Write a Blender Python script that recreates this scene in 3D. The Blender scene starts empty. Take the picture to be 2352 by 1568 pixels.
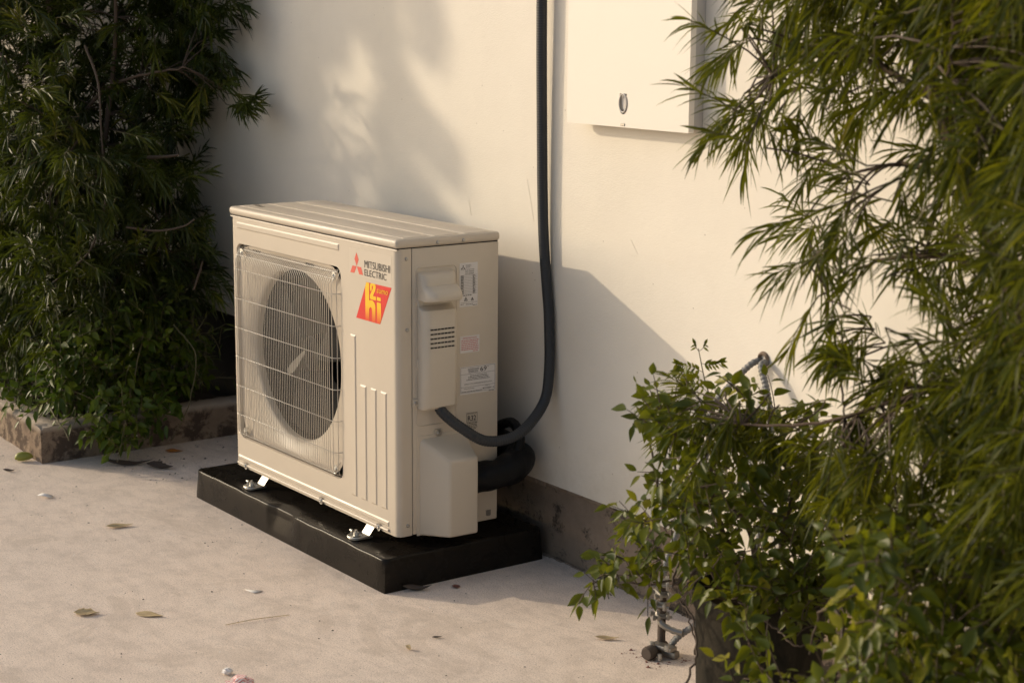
import bpy, bmesh, math, random
import numpy as np
from mathutils import Vector, Matrix
from mathutils.geometry import tessellate_polygon
R = math.radians
sc = bpy.context.scene
COL = sc.collection

# ------------------------------------------------------------------ camera
CAM = np.array([3.963, -1.9903, 1.2739]); YAW, PITCH, ROLL, FPX = -0.94086, 0.1881, 0.0075, 3924.5
_cy, _sy, _cp, _sp = math.cos(YAW), math.sin(YAW), math.cos(PITCH), math.sin(PITCH)
FWD = np.array([_sy*_cp, _cy*_cp, -_sp]); RT = np.array([_cy, -_sy, 0.0]); UP = np.cross(RT, FWD)
RT, UP = math.cos(ROLL)*RT + math.sin(ROLL)*UP, -math.sin(ROLL)*RT + math.cos(ROLL)*UP
cam = bpy.data.cameras.new('camera'); camo = bpy.data.objects.new('camera', cam); COL.objects.link(camo)
camo.matrix_world = Matrix(((RT[0], UP[0], -FWD[0], CAM[0]), (RT[1], UP[1], -FWD[1], CAM[1]), (RT[2], UP[2], -FWD[2], CAM[2]), (0, 0, 0, 1)))
cam.sensor_width = 36; cam.lens = 36*FPX/2352; cam.clip_end = 200; cam.clip_start = .05
cam.dof.use_dof = True; cam.dof.focus_distance = 3.85; cam.dof.aperture_fstop = 6.5
sc.camera = camo

# ------------------------------------------------------------------ light
SUN = Vector((1.55, 1.0, -0.66)).normalized()
w = bpy.data.worlds.new('World'); sc.world = w; w.use_nodes = True
nt = w.node_tree; sky = nt.nodes.new('ShaderNodeTexSky'); sky.sky_type = 'NISHITA'; sky.sun_disc = False
sky.sun_elevation = math.asin(-SUN.z); sky.sun_rotation = math.atan2(-SUN.x, -SUN.y)
sky.air_density = 1.0; sky.dust_density = 2.5; sky.ozone_density = 1.0
hs = nt.nodes.new('ShaderNodeHueSaturation'); hs.inputs['Saturation'].default_value = .85
nt.links.new(sky.outputs[0], hs.inputs['Color'])
nt.links.new(hs.outputs[0], nt.nodes['Background'].inputs[0]); nt.nodes['Background'].inputs[1].default_value = 0.15
sl = bpy.data.lights.new('sun', 'SUN'); sl.energy = 2.05; sl.angle = R(0.85); sl.color = (1.0, .83, .60)
so = bpy.data.objects.new('sun', sl); COL.objects.link(so)
so.rotation_euler = SUN.to_track_quat('-Z', 'Y').to_euler()
sc.view_settings.view_transform = 'Standard'; sc.view_settings.look = 'None'
sc.view_settings.exposure = 0.13; sc.view_settings.gamma = 1.0; sc.view_settings.use_curve_mapping = False
sc.cycles.use_denoising = True
sc.cycles.max_bounces = 8; sc.cycles.transparent_max_bounces = 6

def at(px, py, d):                       # a place d metres ahead of where one stands
    v = FWD + RT*(px-1176)/FPX - UP*(py-784)/FPX
    return CAM + v*d
WROT = -0.0172
def wallp(x, z, off=0.0):                # a point off the wall face
    c, s = math.cos(WROT), math.sin(WROT); y = .4105-off
    return (x*c - y*s, x*s + y*c, z)
def wall_y(x): return .4105 + math.tan(WROT)*x

# ------------------------------------------------------------------ materials
def mat(name, col, rough=.5, metal=0.0, spec=.5, coat=0.0):
    m = bpy.data.materials.new(name); m.use_nodes = True
    b = m.node_tree.nodes['Principled BSDF']
    b.inputs['Base Color'].default_value = (*col, 1); b.inputs['Roughness'].default_value = rough
    b.inputs['Metallic'].default_value = metal; b.inputs['Specular IOR Level'].default_value = spec
    b.inputs['Coat Weight'].default_value = coat
    return m
def N(m, t, **kw):
    n = m.node_tree.nodes.new(t)
    for k, v in kw.items():
        if k in n.inputs: n.inputs[k].default_value = v
        else: setattr(n, k, v)
    return n
def L(m, a, b): m.node_tree.links.new(a, b)
def bsdf(m): return m.node_tree.nodes['Principled BSDF']
def coords(m, scale=(1, 1, 1), kind='Object'):
    tc = N(m, 'ShaderNodeTexCoord'); mp = N(m, 'ShaderNodeMapping'); mp.inputs['Scale'].default_value = scale
    L(m, tc.outputs[kind], mp.inputs[0]); return mp.outputs[0]
def noise(m, vec, scale, detail=4, rough=.6, dist=0):
    n = N(m, 'ShaderNodeTexNoise'); n.inputs['Scale'].default_value = scale; n.inputs['Detail'].default_value = detail
    n.inputs['Roughness'].default_value = rough; n.inputs['Distortion'].default_value = dist
    L(m, vec, n.inputs['Vector']); return n.outputs['Fac']
def ramp(m, fac, stops):
    r = N(m, 'ShaderNodeValToRGB'); e = r.color_ramp.elements
    e[0].position, e[0].color = stops[0][0], (*stops[0][1], 1); e[1].position, e[1].color = stops[-1][0], (*stops[-1][1], 1)
    for p, c in stops[1:-1]:
        q = e.new(p); q.color = (*c, 1)
    L(m, fac, r.inputs[0]); return r.outputs[0]
def mix(m, fac, a, b, mode='MIX'):
    n = N(m, 'ShaderNodeMix'); n.data_type = 'RGBA'; n.blend_type = mode
    for s, v in ((n.inputs[0], fac), (n.inputs[6], a), (n.inputs[7], b)):
        if hasattr(v, 'links') or isinstance(v, bpy.types.NodeSocket): L(m, v, s)
        else: s.default_value = v if isinstance(v, (int, float)) else (*v, 1)
    return n.outputs[2]
def bump(m, h, strength, dist=.001):
    b = N(m, 'ShaderNodeBump'); b.inputs['Strength'].default_value = strength; b.inputs['Distance'].default_value = dist
    L(m, h, b.inputs['Height'])
    prev = bsdf(m).inputs['Normal']
    if prev.links: L(m, prev.links[0].from_socket, b.inputs['Normal'])
    L(m, b.outputs[0], prev)
g3 = lambda v: (v, v, v)

# painted wall
M_wall = mat('wall_paint', (.80, .745, .655), .62, spec=.25)
v = coords(M_wall)
big = noise(M_wall, v, 1.3, 3, .5); fine = noise(M_wall, v, 9, 6, .65)
c = ramp(M_wall, big, [(.3, (.745, .69, .59)), (.7, (.82, .765, .675))])
c = mix(M_wall, mix(M_wall, 1.0, ramp(M_wall, fine, [(.40, g3(0)), (.75, g3(.5))]), g3(.5), 'MULTIPLY'), c, (.66, .60, .52))
spk = N(M_wall, 'ShaderNodeTexVoronoi'); spk.inputs['Scale'].default_value = 17; L(M_wall, v, spk.inputs['Vector'])
c = mix(M_wall, ramp(M_wall, spk.outputs['Distance'], [(.018, g3(.75)), (.035, g3(0))]), c, (.34, .28, .22))
vs = coords(M_wall, (34, 34, 1.2)); stv = noise(M_wall, vs, 1.0, 3, .6)
c = mix(M_wall, ramp(M_wall, stv, [(.62, g3(0)), (.85, g3(.10))]), c, (.5, .45, .38))
sz = N(M_wall, 'ShaderNodeSeparateXYZ'); L(M_wall, v, sz.inputs[0]); mr = N(M_wall, 'ShaderNodeMapRange')
mr.inputs['From Min'].default_value = .36; mr.inputs['From Max'].default_value = .18; mr.inputs['To Max'].default_value = .5; L(M_wall, sz.outputs['Z'], mr.inputs['Value'])
dn = ramp(M_wall, noise(M_wall, v, 16, 7, .8), [(.35, g3(.15)), (.65, g3(1))])
c = mix(M_wall, mix(M_wall, 1.0, mr.outputs[0], dn, 'MULTIPLY'), c, (.56, .49, .385))
L(M_wall, c, bsdf(M_wall).inputs['Base Color'])
bump(M_wall, noise(M_wall, v, 6, 4, .6), .35, .004)
bump(M_wall, noise(M_wall, coords(M_wall, (1, 1, 2.4)), 130, 4, .7), .4, .0014)

# concrete floor
M_floor = mat('concrete_floor', (.5, .45, .4), .85, spec=.2)
v = coords(M_floor, kind='Object')
vst = coords(M_floor, (1.0, 3.2, 1)); trow = noise(M_floor, vst, 5.0, 8, .72, 1.2)
lg = noise(M_floor, v, 1.1, 5, .6, .4); md = noise(M_floor, v, 14, 8, .75)
c = ramp(M_floor, lg, [(.3, (.82, .685, .575)), (.5, (.88, .745, .63)), (.72, (.85, .73, .63))])
c = mix(M_floor, ramp(M_floor, trow, [(.32, g3(.38)), (.56, g3(0))]), c, (.55, .455, .38))
c = mix(M_floor, ramp(M_floor, trow, [(.58, g3(0)), (.78, g3(.6))]), c, (.80, .73, .65))
c = mix(M_floor, ramp(M_floor, md, [(.36, g3(.4)), (.54, g3(0))]), c, (.50, .415, .35))
vo = N(M_floor, 'ShaderNodeTexVoronoi'); vo.inputs['Scale'].default_value = 55; L(M_floor, v, vo.inputs['Vector'])
c = mix(M_floor, ramp(M_floor, vo.outputs['Distance'], [(.05, g3(.55)), (.11, g3(0))]), c, (.20, .165, .13))
vo2 = N(M_floor, 'ShaderNodeTexVoronoi'); vo2.inputs['Scale'].default_value = 38
L(M_floor, coords(M_floor, (1.3, .8, 1)), vo2.inputs['Vector'])
c = mix(M_floor, ramp(M_floor, vo2.outputs['Distance'], [(.04, g3(.7)), (.09, g3(0))]), c, (.78, .73, .66))
gr = noise(M_floor, v, 300, 4, .85)
c = mix(M_floor, ramp(M_floor, gr, [(.36, g3(.85)), (.5, g3(0))]), c, (.36, .31, .27))
c = mix(M_floor, ramp(M_floor, gr, [(.54, g3(0)), (.68, g3(.6))]), c, (.88, .82, .75))
pat = noise(M_floor, coords(M_floor, (1, 1.6, 1)), 2.6, 7, .7, 1.0)
c = mix(M_floor, ramp(M_floor, pat, [(.55, g3(0)), (.60, g3(.28)), (.72, g3(.32))]), c, (.50, .41, .33))
c = mix(M_floor, ramp(M_floor, noise(M_floor, coords(M_floor, (.6, 5, 1)), 7, 6, .75, .5), [(.62, g3(0)), (.70, g3(.22))]), c, (.84, .77, .70))
L(M_floor, c, bsdf(M_floor).inputs['Base Color'])
bump(M_floor, trow, .2, .005); bump(M_floor, md, .3, .003); bump(M_floor, noise(M_floor, v, 260, 4, .8), .8, .0018)

def rough_concrete(name, c0, c1, dark, sc_=1.0, stain=.62):
    m = mat(name, c0, .9, spec=.15); v = coords(m)
    a = noise(m, v, 6*sc_, 8, .7); b = noise(m, v, 11*sc_, 7, .75, .3)
    c = ramp(m, a, [(.3, c0), (.7, c1)])
    c = mix(m, ramp(m, b, [(stain-.05, g3(0)), (stain+.03, g3(.85))]), c, dark)
    L(m, c, bsdf(m).inputs['Base Color'])
    bump(m, a, .7, .01); bump(m, noise(m, v, 90, 5, .75), .8, .003); return m
M_plinth = rough_concrete('plinth_concrete', (.20, .15, .11), (.32, .25, .19), (.04, .034, .028), 1.0, .57)
M_curb = rough_concrete('planter_render', (.19, .135, .10), (.34, .265, .19), (.06, .042, .034), 1.2, .52)
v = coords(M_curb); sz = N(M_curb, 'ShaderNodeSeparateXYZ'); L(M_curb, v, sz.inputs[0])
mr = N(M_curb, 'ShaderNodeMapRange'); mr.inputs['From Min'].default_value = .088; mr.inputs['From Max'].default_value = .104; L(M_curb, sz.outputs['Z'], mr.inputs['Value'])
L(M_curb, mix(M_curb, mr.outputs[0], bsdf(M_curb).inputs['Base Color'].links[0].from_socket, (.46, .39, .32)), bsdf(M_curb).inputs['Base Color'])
M_soil = rough_concrete('soil', (.05, .035, .025), (.09, .065, .045), (.02, .015, .012), 4)
M_mesh = mat('black_mesh', (.012, .012, .012), .6)
v = coords(M_mesh); ck = N(M_mesh, 'ShaderNodeTexBrick'); ck.offset = 0; ck.inputs['Scale'].default_value = 1.0
ck.inputs['Brick Width'].default_value = .005; ck.inputs['Row Height'].default_value = .005; ck.inputs['Mortar Size'].default_value = .001
ck.inputs['Color1'].default_value = ck.inputs['Color2'].default_value = (.004, .004, .004, 1); ck.inputs['Mortar'].default_value = (.022, .022, .022, 1)
mp = N(M_mesh, 'ShaderNodeMapping'); mp.inputs['Rotation'].default_value = (R(90), 0, 0); L(M_mesh, v, mp.inputs[0]); L(M_mesh, mp.outputs[0], ck.inputs['Vector'])
L(M_mesh, ck.outputs['Color'], bsdf(M_mesh).inputs['Base Color'])

# appliance
M_ivory = mat('ivory_enamel', (.69, .63, .535), .33, spec=.5)
v = coords(M_ivory); bump(M_ivory, noise(M_ivory, v, 900, 2, .5), .05, .0004); bump(M_ivory, noise(M_ivory, v, 5, 2, .5), .12, .004)
c = ramp(M_ivory, noise(M_ivory, v, 7, 6, .7), [(.35, (.55, .478, .385)), (.7, (.575, .503, .408))])
dsp = N(M_ivory, 'ShaderNodeTexVoronoi'); dsp.inputs['Scale'].default_value = 45; L(M_ivory, v, dsp.inputs['Vector'])
c = mix(M_ivory, ramp(M_ivory, dsp.outputs['Distance'], [(.03, g3(.45)), (.05, g3(0))]), c, (.42, .35, .27))
L(M_ivory, c, bsdf(M_ivory).inputs['Base Color'])
L(M_ivory, ramp(M_ivory, noise(M_ivory, v, 12, 5, .7), [(.3, g3(.36)), (.7, g3(.50))]), bsdf(M_ivory).inputs['Roughness'])
M_ivory_p = mat('ivory_plastic', (.56, .495, .405), .42, spec=.45)
bump(M_ivory_p, noise(M_ivory_p, coords(M_ivory_p), 500, 2, .6), .12, .0005)
M_wire = mat('coated_wire', (.53, .48, .405), .32, spec=.5)
M_dark = mat('dark_interior', (.006, .0055, .005), .8, spec=.1)
M_fin = mat('coil_fins', (.012, .012, .012), .7, 0)
M_blade = mat('fan_plastic', (.008, .008, .008), .7, spec=.15)
M_blade_sunlit = mat('painted_sunlit_blade', (.26, .24, .20), .5)  # paler copy of the fan plastic, sunlight put into its colour
M_gap = mat('seam_shadow_gap', (.01, .009, .008), .8)
M_zinc = mat('galvanised_steel', (.50, .49, .46), .45, 1.0)
bump(M_zinc, noise(M_zinc, coords(M_zinc), 60, 3, .6), .3, .001)
M_screw = mat('screw_steel', (.42, .41, .39), .3, 1.0)
M_steel = mat('old_steel', (.33, .31, .28), .42, .85)
bump(M_steel, noise(M_steel, coords(M_steel), 140, 4, .7), .6, .001)
M_clamp = mat('worn_clamp_metal', (.34, .325, .295), .5, .7)
M_label = mat('label_vinyl', (.66, .63, .60), .35)
M_label_clear = mat('clear_label_film', (.59, .52, .425), .3)
M_ink = mat('black_ink', (.035, .03, .028), .5)
M_inkred = mat('red_ink', (.55, .07, .07), .5)
M_logo = mat('logo_red', (.66, .10, .065), .4)
M_red = mat('sticker_red', (.66, .035, .025), .3)
M_yel = mat('sticker_yellow', (.86, .5, .02), .3)
v = coords(M_yel); sx = N(M_yel, 'ShaderNodeSeparateXYZ'); L(M_yel, v, sx.inputs[0])
mr = N(M_yel, 'ShaderNodeMapRange'); mr.inputs['From Min'].default_value = .593; mr.inputs['From Max'].default_value = .627
L(M_yel, sx.outputs['Z'], mr.inputs['Value'])
L(M_yel, mix(M_yel, mr.outputs[0], (.70, .09, .025), (.88, .52, .015)), bsdf(M_yel).inputs['Base Color'])
M_yel2 = mat('sticker_yellow_lettering', (.88, .42, .02), .3)
# black moulded pad
M_pad = mat('black_moulded_plastic', (.022, .019, .016), .38, spec=.15)
v = coords(M_pad)
scr = noise(M_pad, coords(M_pad, (3, 3, 26)), 3, 7, .75, 1.5); dust = noise(M_pad, v, 9, 6, .7, .8)
c = mix(M_pad, ramp(M_pad, dust, [(.42, g3(0)), (.8, g3(.6))]), (.011, .009, .007), (.028, .022, .016))
c = mix(M_pad, ramp(M_pad, scr, [(.62, g3(0)), (.78, g3(.5))]), c, (.06, .048, .036))
L(M_pad, c, bsdf(M_pad).inputs['Base Color'])
L(M_pad, ramp(M_pad, dust, [(.3, g3(.20)), (.75, g3(.40))]), bsdf(M_pad).inputs['Roughness'])
bump(M_pad, noise(M_pad, v, 4, 3, .5), .12, .008); bump(M_pad, noise(M_pad, v, 330, 3, .7), .35, .0012)
M_hose = mat('grey_flexible_pvc', (.027, .030, .034), .42, spec=.35)
M_tape = mat('black_pipe_wrap', (.005, .005, .005), .5, spec=.2)
bump(M_tape, noise(M_tape, coords(M_tape), 30, 4, .6, .6), .7, .006)
M_spiral = mat('grey_spiral_conduit', (.18, .18, .175), .5)
M_box = mat('cabinet_paint', (.82, .765, .675), .5, spec=.3)
bump(M_box, noise(M_box, coords(M_box), 14, 5, .6), .3, .002)
M_crack = mat('crack_line', (.64, .575, .48), .8)
M_boxrim = mat('cabinet_rim_grey', (.52, .49, .45), .5)
M_potm = mat('black_nursery_pot', (.055, .052, .045), .75, spec=.08)
v = coords(M_potm); c = mix(M_potm, ramp(M_potm, noise(M_potm, coords(M_potm, (1, 1, .45)), 14, 9, .8, .8), [(.38, g3(0)), (.72, g3(.9))]), (.016, .015, .012), (.06, .05, .036))
L(M_potm, c, bsdf(M_potm).inputs['Base Color']); bump(M_potm, noise(M_potm, v, 120, 4, .7), .4, .002)

def leaf_mat(name, cols, rough=.42, trans=.22, tcol=(.16, .26, .03), spec=.4):
    m = mat(name, cols[0], rough, spec=spec); a = N(m, 'ShaderNodeAttribute'); a.attribute_name = 'tint'
    n = len(cols); c = ramp(m, a.outputs['Fac'], [(i/(n-1), cc) for i, cc in enumerate(cols)])
    nz = noise(m, coords(m), 60, 3, .6)
    c2 = mix(m, nz, c, mix(m, 1.0, c, (.62, .66, .55), 'MULTIPLY'))
    L(m, c2, bsdf(m).inputs['Base Color'])
    t = N(m, 'ShaderNodeBsdfTranslucent'); L(m, mix(m, 1.0, mix(m, .5, c, tcol), (1.0, 1.05, .75), 'MULTIPLY'), t.inputs['Color'])
    mx = N(m, 'ShaderNodeMixShader'); mx.inputs[0].default_value = trans
    out = m.node_tree.nodes['Material Output']
    L(m, bsdf(m).outputs[0], mx.inputs[1]); L(m, t.outputs[0], mx.inputs[2]); L(m, mx.outputs[0], out.inputs[0]); return m
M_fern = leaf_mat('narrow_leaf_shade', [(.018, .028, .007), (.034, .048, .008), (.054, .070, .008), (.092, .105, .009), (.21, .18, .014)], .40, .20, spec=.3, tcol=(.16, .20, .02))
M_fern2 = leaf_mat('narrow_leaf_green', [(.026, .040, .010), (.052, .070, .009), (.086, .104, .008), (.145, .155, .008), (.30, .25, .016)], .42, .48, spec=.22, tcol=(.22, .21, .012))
M_broad = leaf_mat('broad_leaf_green', [(.028, .046, .009), (.046, .072, .009), (.078, .106, .009), (.145, .165, .010), (.32, .28, .03)], .38, .40, spec=.30, tcol=(.24, .24, .012))
M_vine = leaf_mat('creeper_leaf', [(.030, .054, .009), (.054, .086, .009), (.09, .122, .009), (.17, .19, .012)], .42, .22, spec=.28)
M_bark = mat('bark', (.085, .055, .036), .85); bump(M_bark, noise(M_bark, coords(M_bark, (1, 1, .4)), 120, 4, .7), .8, .003)
M_twig = mat('green_twig', (.10, .085, .035), .6)
M_twigd = mat('brown_twig', (.07, .046, .03), .65)
M_dry = mat('dry_leaf', (.30, .21, .09), .6); c = ramp(M_dry, noise(M_dry, coords(M_dry), 60, 4, .7), [(.3, (.42, .31, .17)), (.7, (.62, .49, .28))]); L(M_dry, c, bsdf(M_dry).inputs['Base Color'])
M_dryd = mat('dark_dry_leaf', (.075, .055, .042), .7)
M_dryr = mat('red_brown_leaf', (.22, .085, .06), .6)
M_dryo = mat('orange_leaf', (.42, .17, .035), .6)
M_paper = mat('white_paper', (.74, .71, .68), .6)
M_fruit = mat('green_pod', (.26, .27, .045), .45)

# ------------------------------------------------------------------ mesh helpers
def tag(o, label=None, cat=None, group=None, kind=None):
    if label: o['label'] = label
    if cat: o['category'] = cat
    if group: o['group'] = group
    if kind: o['kind'] = kind
    return o
def empty(name, loc=(0, 0, 0), rz=0.0, **kw):
    o = bpy.data.objects.new(name, None); COL.objects.link(o); o.location = loc; o.rotation_euler = (0, 0, rz)
    o.empty_display_size = .05; return tag(o, **kw)
class MB:
    def __init__(s): s.bm = bmesh.new()
    def merge(s, b):
        me = bpy.data.meshes.new('tmp'); b.to_mesh(me); b.free(); s.bm.from_mesh(me); bpy.data.meshes.remove(me); return s
    def rbox(s, x0, x1, y0, y1, z0, z1, r=.002, seg=2, mtx=None):
        b = bmesh.new(); bmesh.ops.create_cube(b, size=1)
        bmesh.ops.scale(b, vec=(x1-x0, y1-y0, z1-z0), verts=b.verts)
        bmesh.ops.translate(b, vec=((x0+x1)/2, (y0+y1)/2, (z0+z1)/2), verts=b.verts)
        if r > 0: bmesh.ops.bevel(b, geom=b.edges[:], offset=r, segments=seg, affect='EDGES', profile=.5)
        if mtx: bmesh.ops.transform(b, matrix=mtx, verts=b.verts)
        return s.merge(b)
    def tube(s, pts, r, seg=10, cap=True, wob=None):
        P = [Vector(p) for p in pts]; n = len(P); rr = r if hasattr(r, '__len__') else [r]*n
        T = [(P[min(i+1, n-1)]-P[max(i-1, 0)]).normalized() for i in range(n)]
        up = Vector((0, 0, 1)) if abs(T[0].z) < .9 else Vector((1, 0, 0)); nrm = T[0].cross(up).normalized(); rings = []
        for i in range(n):
            nrm = (nrm - T[i]*nrm.dot(T[i])).normalized(); bn = T[i].cross(nrm)
            rings.append([s.bm.verts.new(P[i] + (nrm*math.cos(2*math.pi*k/seg)+bn*math.sin(2*math.pi*k/seg))*rr[i]*(wob(i, k) if wob else 1)) for k in range(seg)])
        for i in range(n-1):
            for k in range(seg):
                s.bm.faces.new((rings[i][k], rings[i][(k+1) % seg], rings[i+1][(k+1) % seg], rings[i+1][k]))
        if cap: s.bm.faces.new(rings[0][::-1]); s.bm.faces.new(rings[-1])
        return s
    def lathe(s, prof, c=(0, 0, 0), seg=32, axis='Z'):
        rings = []
        for (r, h) in prof:
            ring = []
            for k in range(seg):
                a = 2*math.pi*k/seg; p = (r*math.cos(a), r*math.sin(a), h)
                if axis == 'Y': p = (p[0], p[2], p[1])
                if axis == 'X': p = (p[2], p[0], p[1])
                ring.append(s.bm.verts.new(Vector(c)+Vector(p)))
            rings.append(ring)
        for i in range(len(rings)-1):
            for k in range(seg): s.bm.faces.new((rings[i][k], rings[i][(k+1) % seg], rings[i+1][(k+1) % seg], rings[i+1][k]))
        return s
    def prism(s, poly, f, t):            # poly of (u, v); f maps (u, v, w) to a point; thickness t
        a = [s.bm.verts.new(f(u, v_, 0)) for u, v_ in poly]; b = [s.bm.verts.new(f(u, v_, t)) for u, v_ in poly]
        tri = tessellate_polygon([[Vector((u, v_, 0)) for u, v_ in poly]])
        for q in tri: s.bm.faces.new([b[i] for i in q]); s.bm.faces.new([a[i] for i in q][::-1])
        n = len(poly)
        for i in range(n): s.bm.faces.new((a[i], a[(i+1) % n], b[(i+1) % n], b[i]))
        return s
    def build(s, name, m, parent=None, smooth=True, ang=35):
        bmesh.ops.recalc_face_normals(s.bm, faces=s.bm.faces[:])
        me = bpy.data.meshes.new(name); s.bm.to_mesh(me); s.bm.free()
        me.materials.append(m)
        if smooth:
            me.shade_smooth(); me.set_sharp_from_angle(angle=R(ang))
        o = bpy.data.objects.new(name, me); COL.objects.link(o)
        if parent: o.parent = parent
        return o
def spline(pts, n):                      # Catmull-Rom through points, n samples
    P = np.array(pts, float); P = np.vstack([2*P[0]-P[1], P, 2*P[-1]-P[-2]]); out = []
    m = len(P)-3
    for i in range(n):
        t = i/(n-1)*m; k = min(int(t), m-1); u = t-k; p0, p1, p2, p3 = P[k:k+4]
        out.append(.5*((2*p1)+(-p0+p2)*u+(2*p0-5*p1+4*p2-p3)*u*u+(-p0+3*p1-3*p2+p3)*u**3))
    return np.array(out)
def text_obj(s, name, m, parent, x0, x1, z0, z1, face='front', off=.0006, shear=0.0, bold=0.0, at_=0.0):
    cu = bpy.data.curves.new(name, 'FONT'); cu.body = s; cu.size = 1; cu.extrude = 0.0; cu.resolution_u = 3; cu.shear = shear; cu.offset = bold
    o = bpy.data.objects.new('tmp_text', cu); COL.objects.link(o); bpy.context.view_layer.update()
    me = bpy.data.meshes.new_from_object(o.evaluated_get(bpy.context.evaluated_depsgraph_get())); bpy.data.objects.remove(o); bpy.data.curves.remove(cu)
    n = len(me.vertices); a = np.empty(n*3); me.vertices.foreach_get('co', a); a = a.reshape(-1, 3)
    mn, mx = a.min(0), a.max(0); u = (a[:, 0]-mn[0])/(mx[0]-mn[0]); vv = (a[:, 1]-mn[1])/(mx[1]-mn[1])
    h = x0+u*(x1-x0); z = z0+vv*(z1-z0)
    q = np.stack([h, np.full(n, at_-off), z], 1) if face == 'front' else np.stack([np.full(n, at_+off), h, z], 1)
    me.vertices.foreach_set('co', q.ravel()); me.update(); me.name = name; me.materials.clear(); me.materials.append(m)
    o = bpy.data.objects.new(name, me); COL.objects.link(o); o.parent = parent; return o
fF = lambda off: (lambda u, v_, w_: (u, -off-w_, v_))           # on the front face
fS = lambda off: (lambda u, v_, w_: (.8+off+w_, u, v_))         # on the side face

# ------------------------------------------------------------------ ground and wall
b = MB(); b.bm.from_mesh  # concrete sheet
bmesh.ops.create_grid(b.bm, x_segments=2, y_segments=2, size=40)
tag(b.build('ground', M_floor, smooth=False), kind='structure')

wall = empty('house_wall', (0, 0, 0), WROT, label='cream painted outside wall behind the air conditioner, grey concrete footing below', cat='wall')
WY = .4105
b = MB()   # painted face: lower edge steps behind the appliance
poly = [(-7, .34), (-.3, .34), (-.3, .184), (4.5, .184), (4.5, 3.2), (-7, 3.2)]
b.prism(poly, lambda u, v_, w_: (u, WY+w_, v_), .14); b.build('painted_siding', M_wall, wall, smooth=False)
b = MB(); b.rbox(-7, -.3, WY-.004, WY+.004, .376, .381, .001, 1); b.build('trim_line', M_wall, wall)
b = MB(); b.rbox(-.3, 4.5, WY+.012, WY+.13, -.05, .1835, .004, 2)
b.build('concrete_footing', M_plinth, wall)
b = MB()   # crumbly mortar lip under the siding
rng = random.Random(4); x = -.28
while x < 3.2:
    l = rng.uniform(.01, .05); d = rng.uniform(.0, .009); b.rbox(x, x+l, WY+.001, WY+.03, .1795-d, .1836, .0015, 1); x += l*rng.uniform(.9, 1.6)
b.build('ragged_lower_edge', M_plinth, wall)
b = MB(); b.rbox(-7, -.3, WY+.02, WY+.03, -.02, .3395, .001, 1); b.build('mesh_screen', M_mesh, wall)
# dirt line where the footing meets the floor
b = MB(); x = -.2
while x < 3:
    l = rng.uniform(.004, .03); hh = rng.uniform(.001, .004); b.rbox(x, x+l, WY+.010-rng.uniform(.002, .010), WY+.02, -.003, hh, .0008, 1); x += l*.9
b.build('dirt_fillet', M_plinth, wall)
b = MB()   # hairline cracks and scuffs on the paint
for pts in ([(1.12, .765), (1.135, .7635), (1.15, .766)], [(1.19, .766), (1.22, .7655), (1.26, .7635), (1.275, .765)], [(1.285, .752), (1.31, .7525)],
            [(1.125, .80), (1.15, .77)], [(.735, .90), (.752, .85), (.765, .80)], [(.49, .83), (.50, .79)], [(-.195, 1.185), (-.19, 1.17)], [(-.18, 1.115), (-.178, 1.108)],
            [(.62, 1.24), (.622, 1.238)], [(.15, .80), (.155, .785)], [(1.7, .73), (1.706, .70)]):
    P = [(x_, WY-.0004, z_) for x_, z_ in spline([(p[0], p[1]) for p in pts], 12)]
    P = [(p[0]+rng.uniform(-1, 1)*.0008, p[1], p[2]+rng.uniform(-1, 1)*.0008) for p in P]; b.tube(P, .00028, 4)
b.build('hairline_crack', M_crack, wall)

# ------------------------------------------------------------------ planter (kerb round a bed of soil)
pl = empty('planter_kerb', (-.675, -.277, 0), 0, label='low rough rendered kerb around the planting bed, left of the black pad', cat='planter')
def rough_bar(p0, p1, wd, z1, seed):
    b = MB(); n = 60; rg = random.Random(seed); p0, p1 = Vector(p0), Vector(p1); d = (p1-p0); nrm = Vector((-d.y, d.x, 0)).normalized(); rings = []
    prof = [(0, -.02), (0.003, z1*.3), (0, z1*.65), (.002, z1*.92), (.010, z1), (wd*.5, z1+.002), (wd-.01, z1), (wd, z1*.9), (wd, -.02)]
    for i in range(n+1):
        c_ = p0+d*i/n; rings.append([b.bm.verts.new(c_+nrm*(o_+rg.uniform(-.0022, .0022))+Vector((0, 0, z_+rg.uniform(-.002, .002)))) for o_, z_ in prof])
    for i in range(n):
        for k in range(len(prof)-1): b.bm.faces.new((rings[i][k], rings[i][k+1], rings[i+1][k+1], rings[i+1][k]))
    b.bm.faces.new(rings[0]); b.bm.faces.new(rings[-1][::-1]); return b
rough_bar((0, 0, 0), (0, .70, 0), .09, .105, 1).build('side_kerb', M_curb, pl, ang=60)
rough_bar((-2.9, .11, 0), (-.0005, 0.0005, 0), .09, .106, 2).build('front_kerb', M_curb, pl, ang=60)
b = MB(); rgn = random.Random(8)
gx = [[b.bm.verts.new((-3.0+i*.05, .06+j*.05, .075+rgn.uniform(0, .018))) for j in range(13)] for i in range(60)]
for i in range(59):
    for j in range(12): b.bm.faces.new((gx[i][j], gx[i+1][j], gx[i+1][j+1], gx[i][j+1]))
o = b.build('planting_soil', M_soil); o.location = (-.675, -.277, 0); tag(o, kind='stuff')

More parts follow.
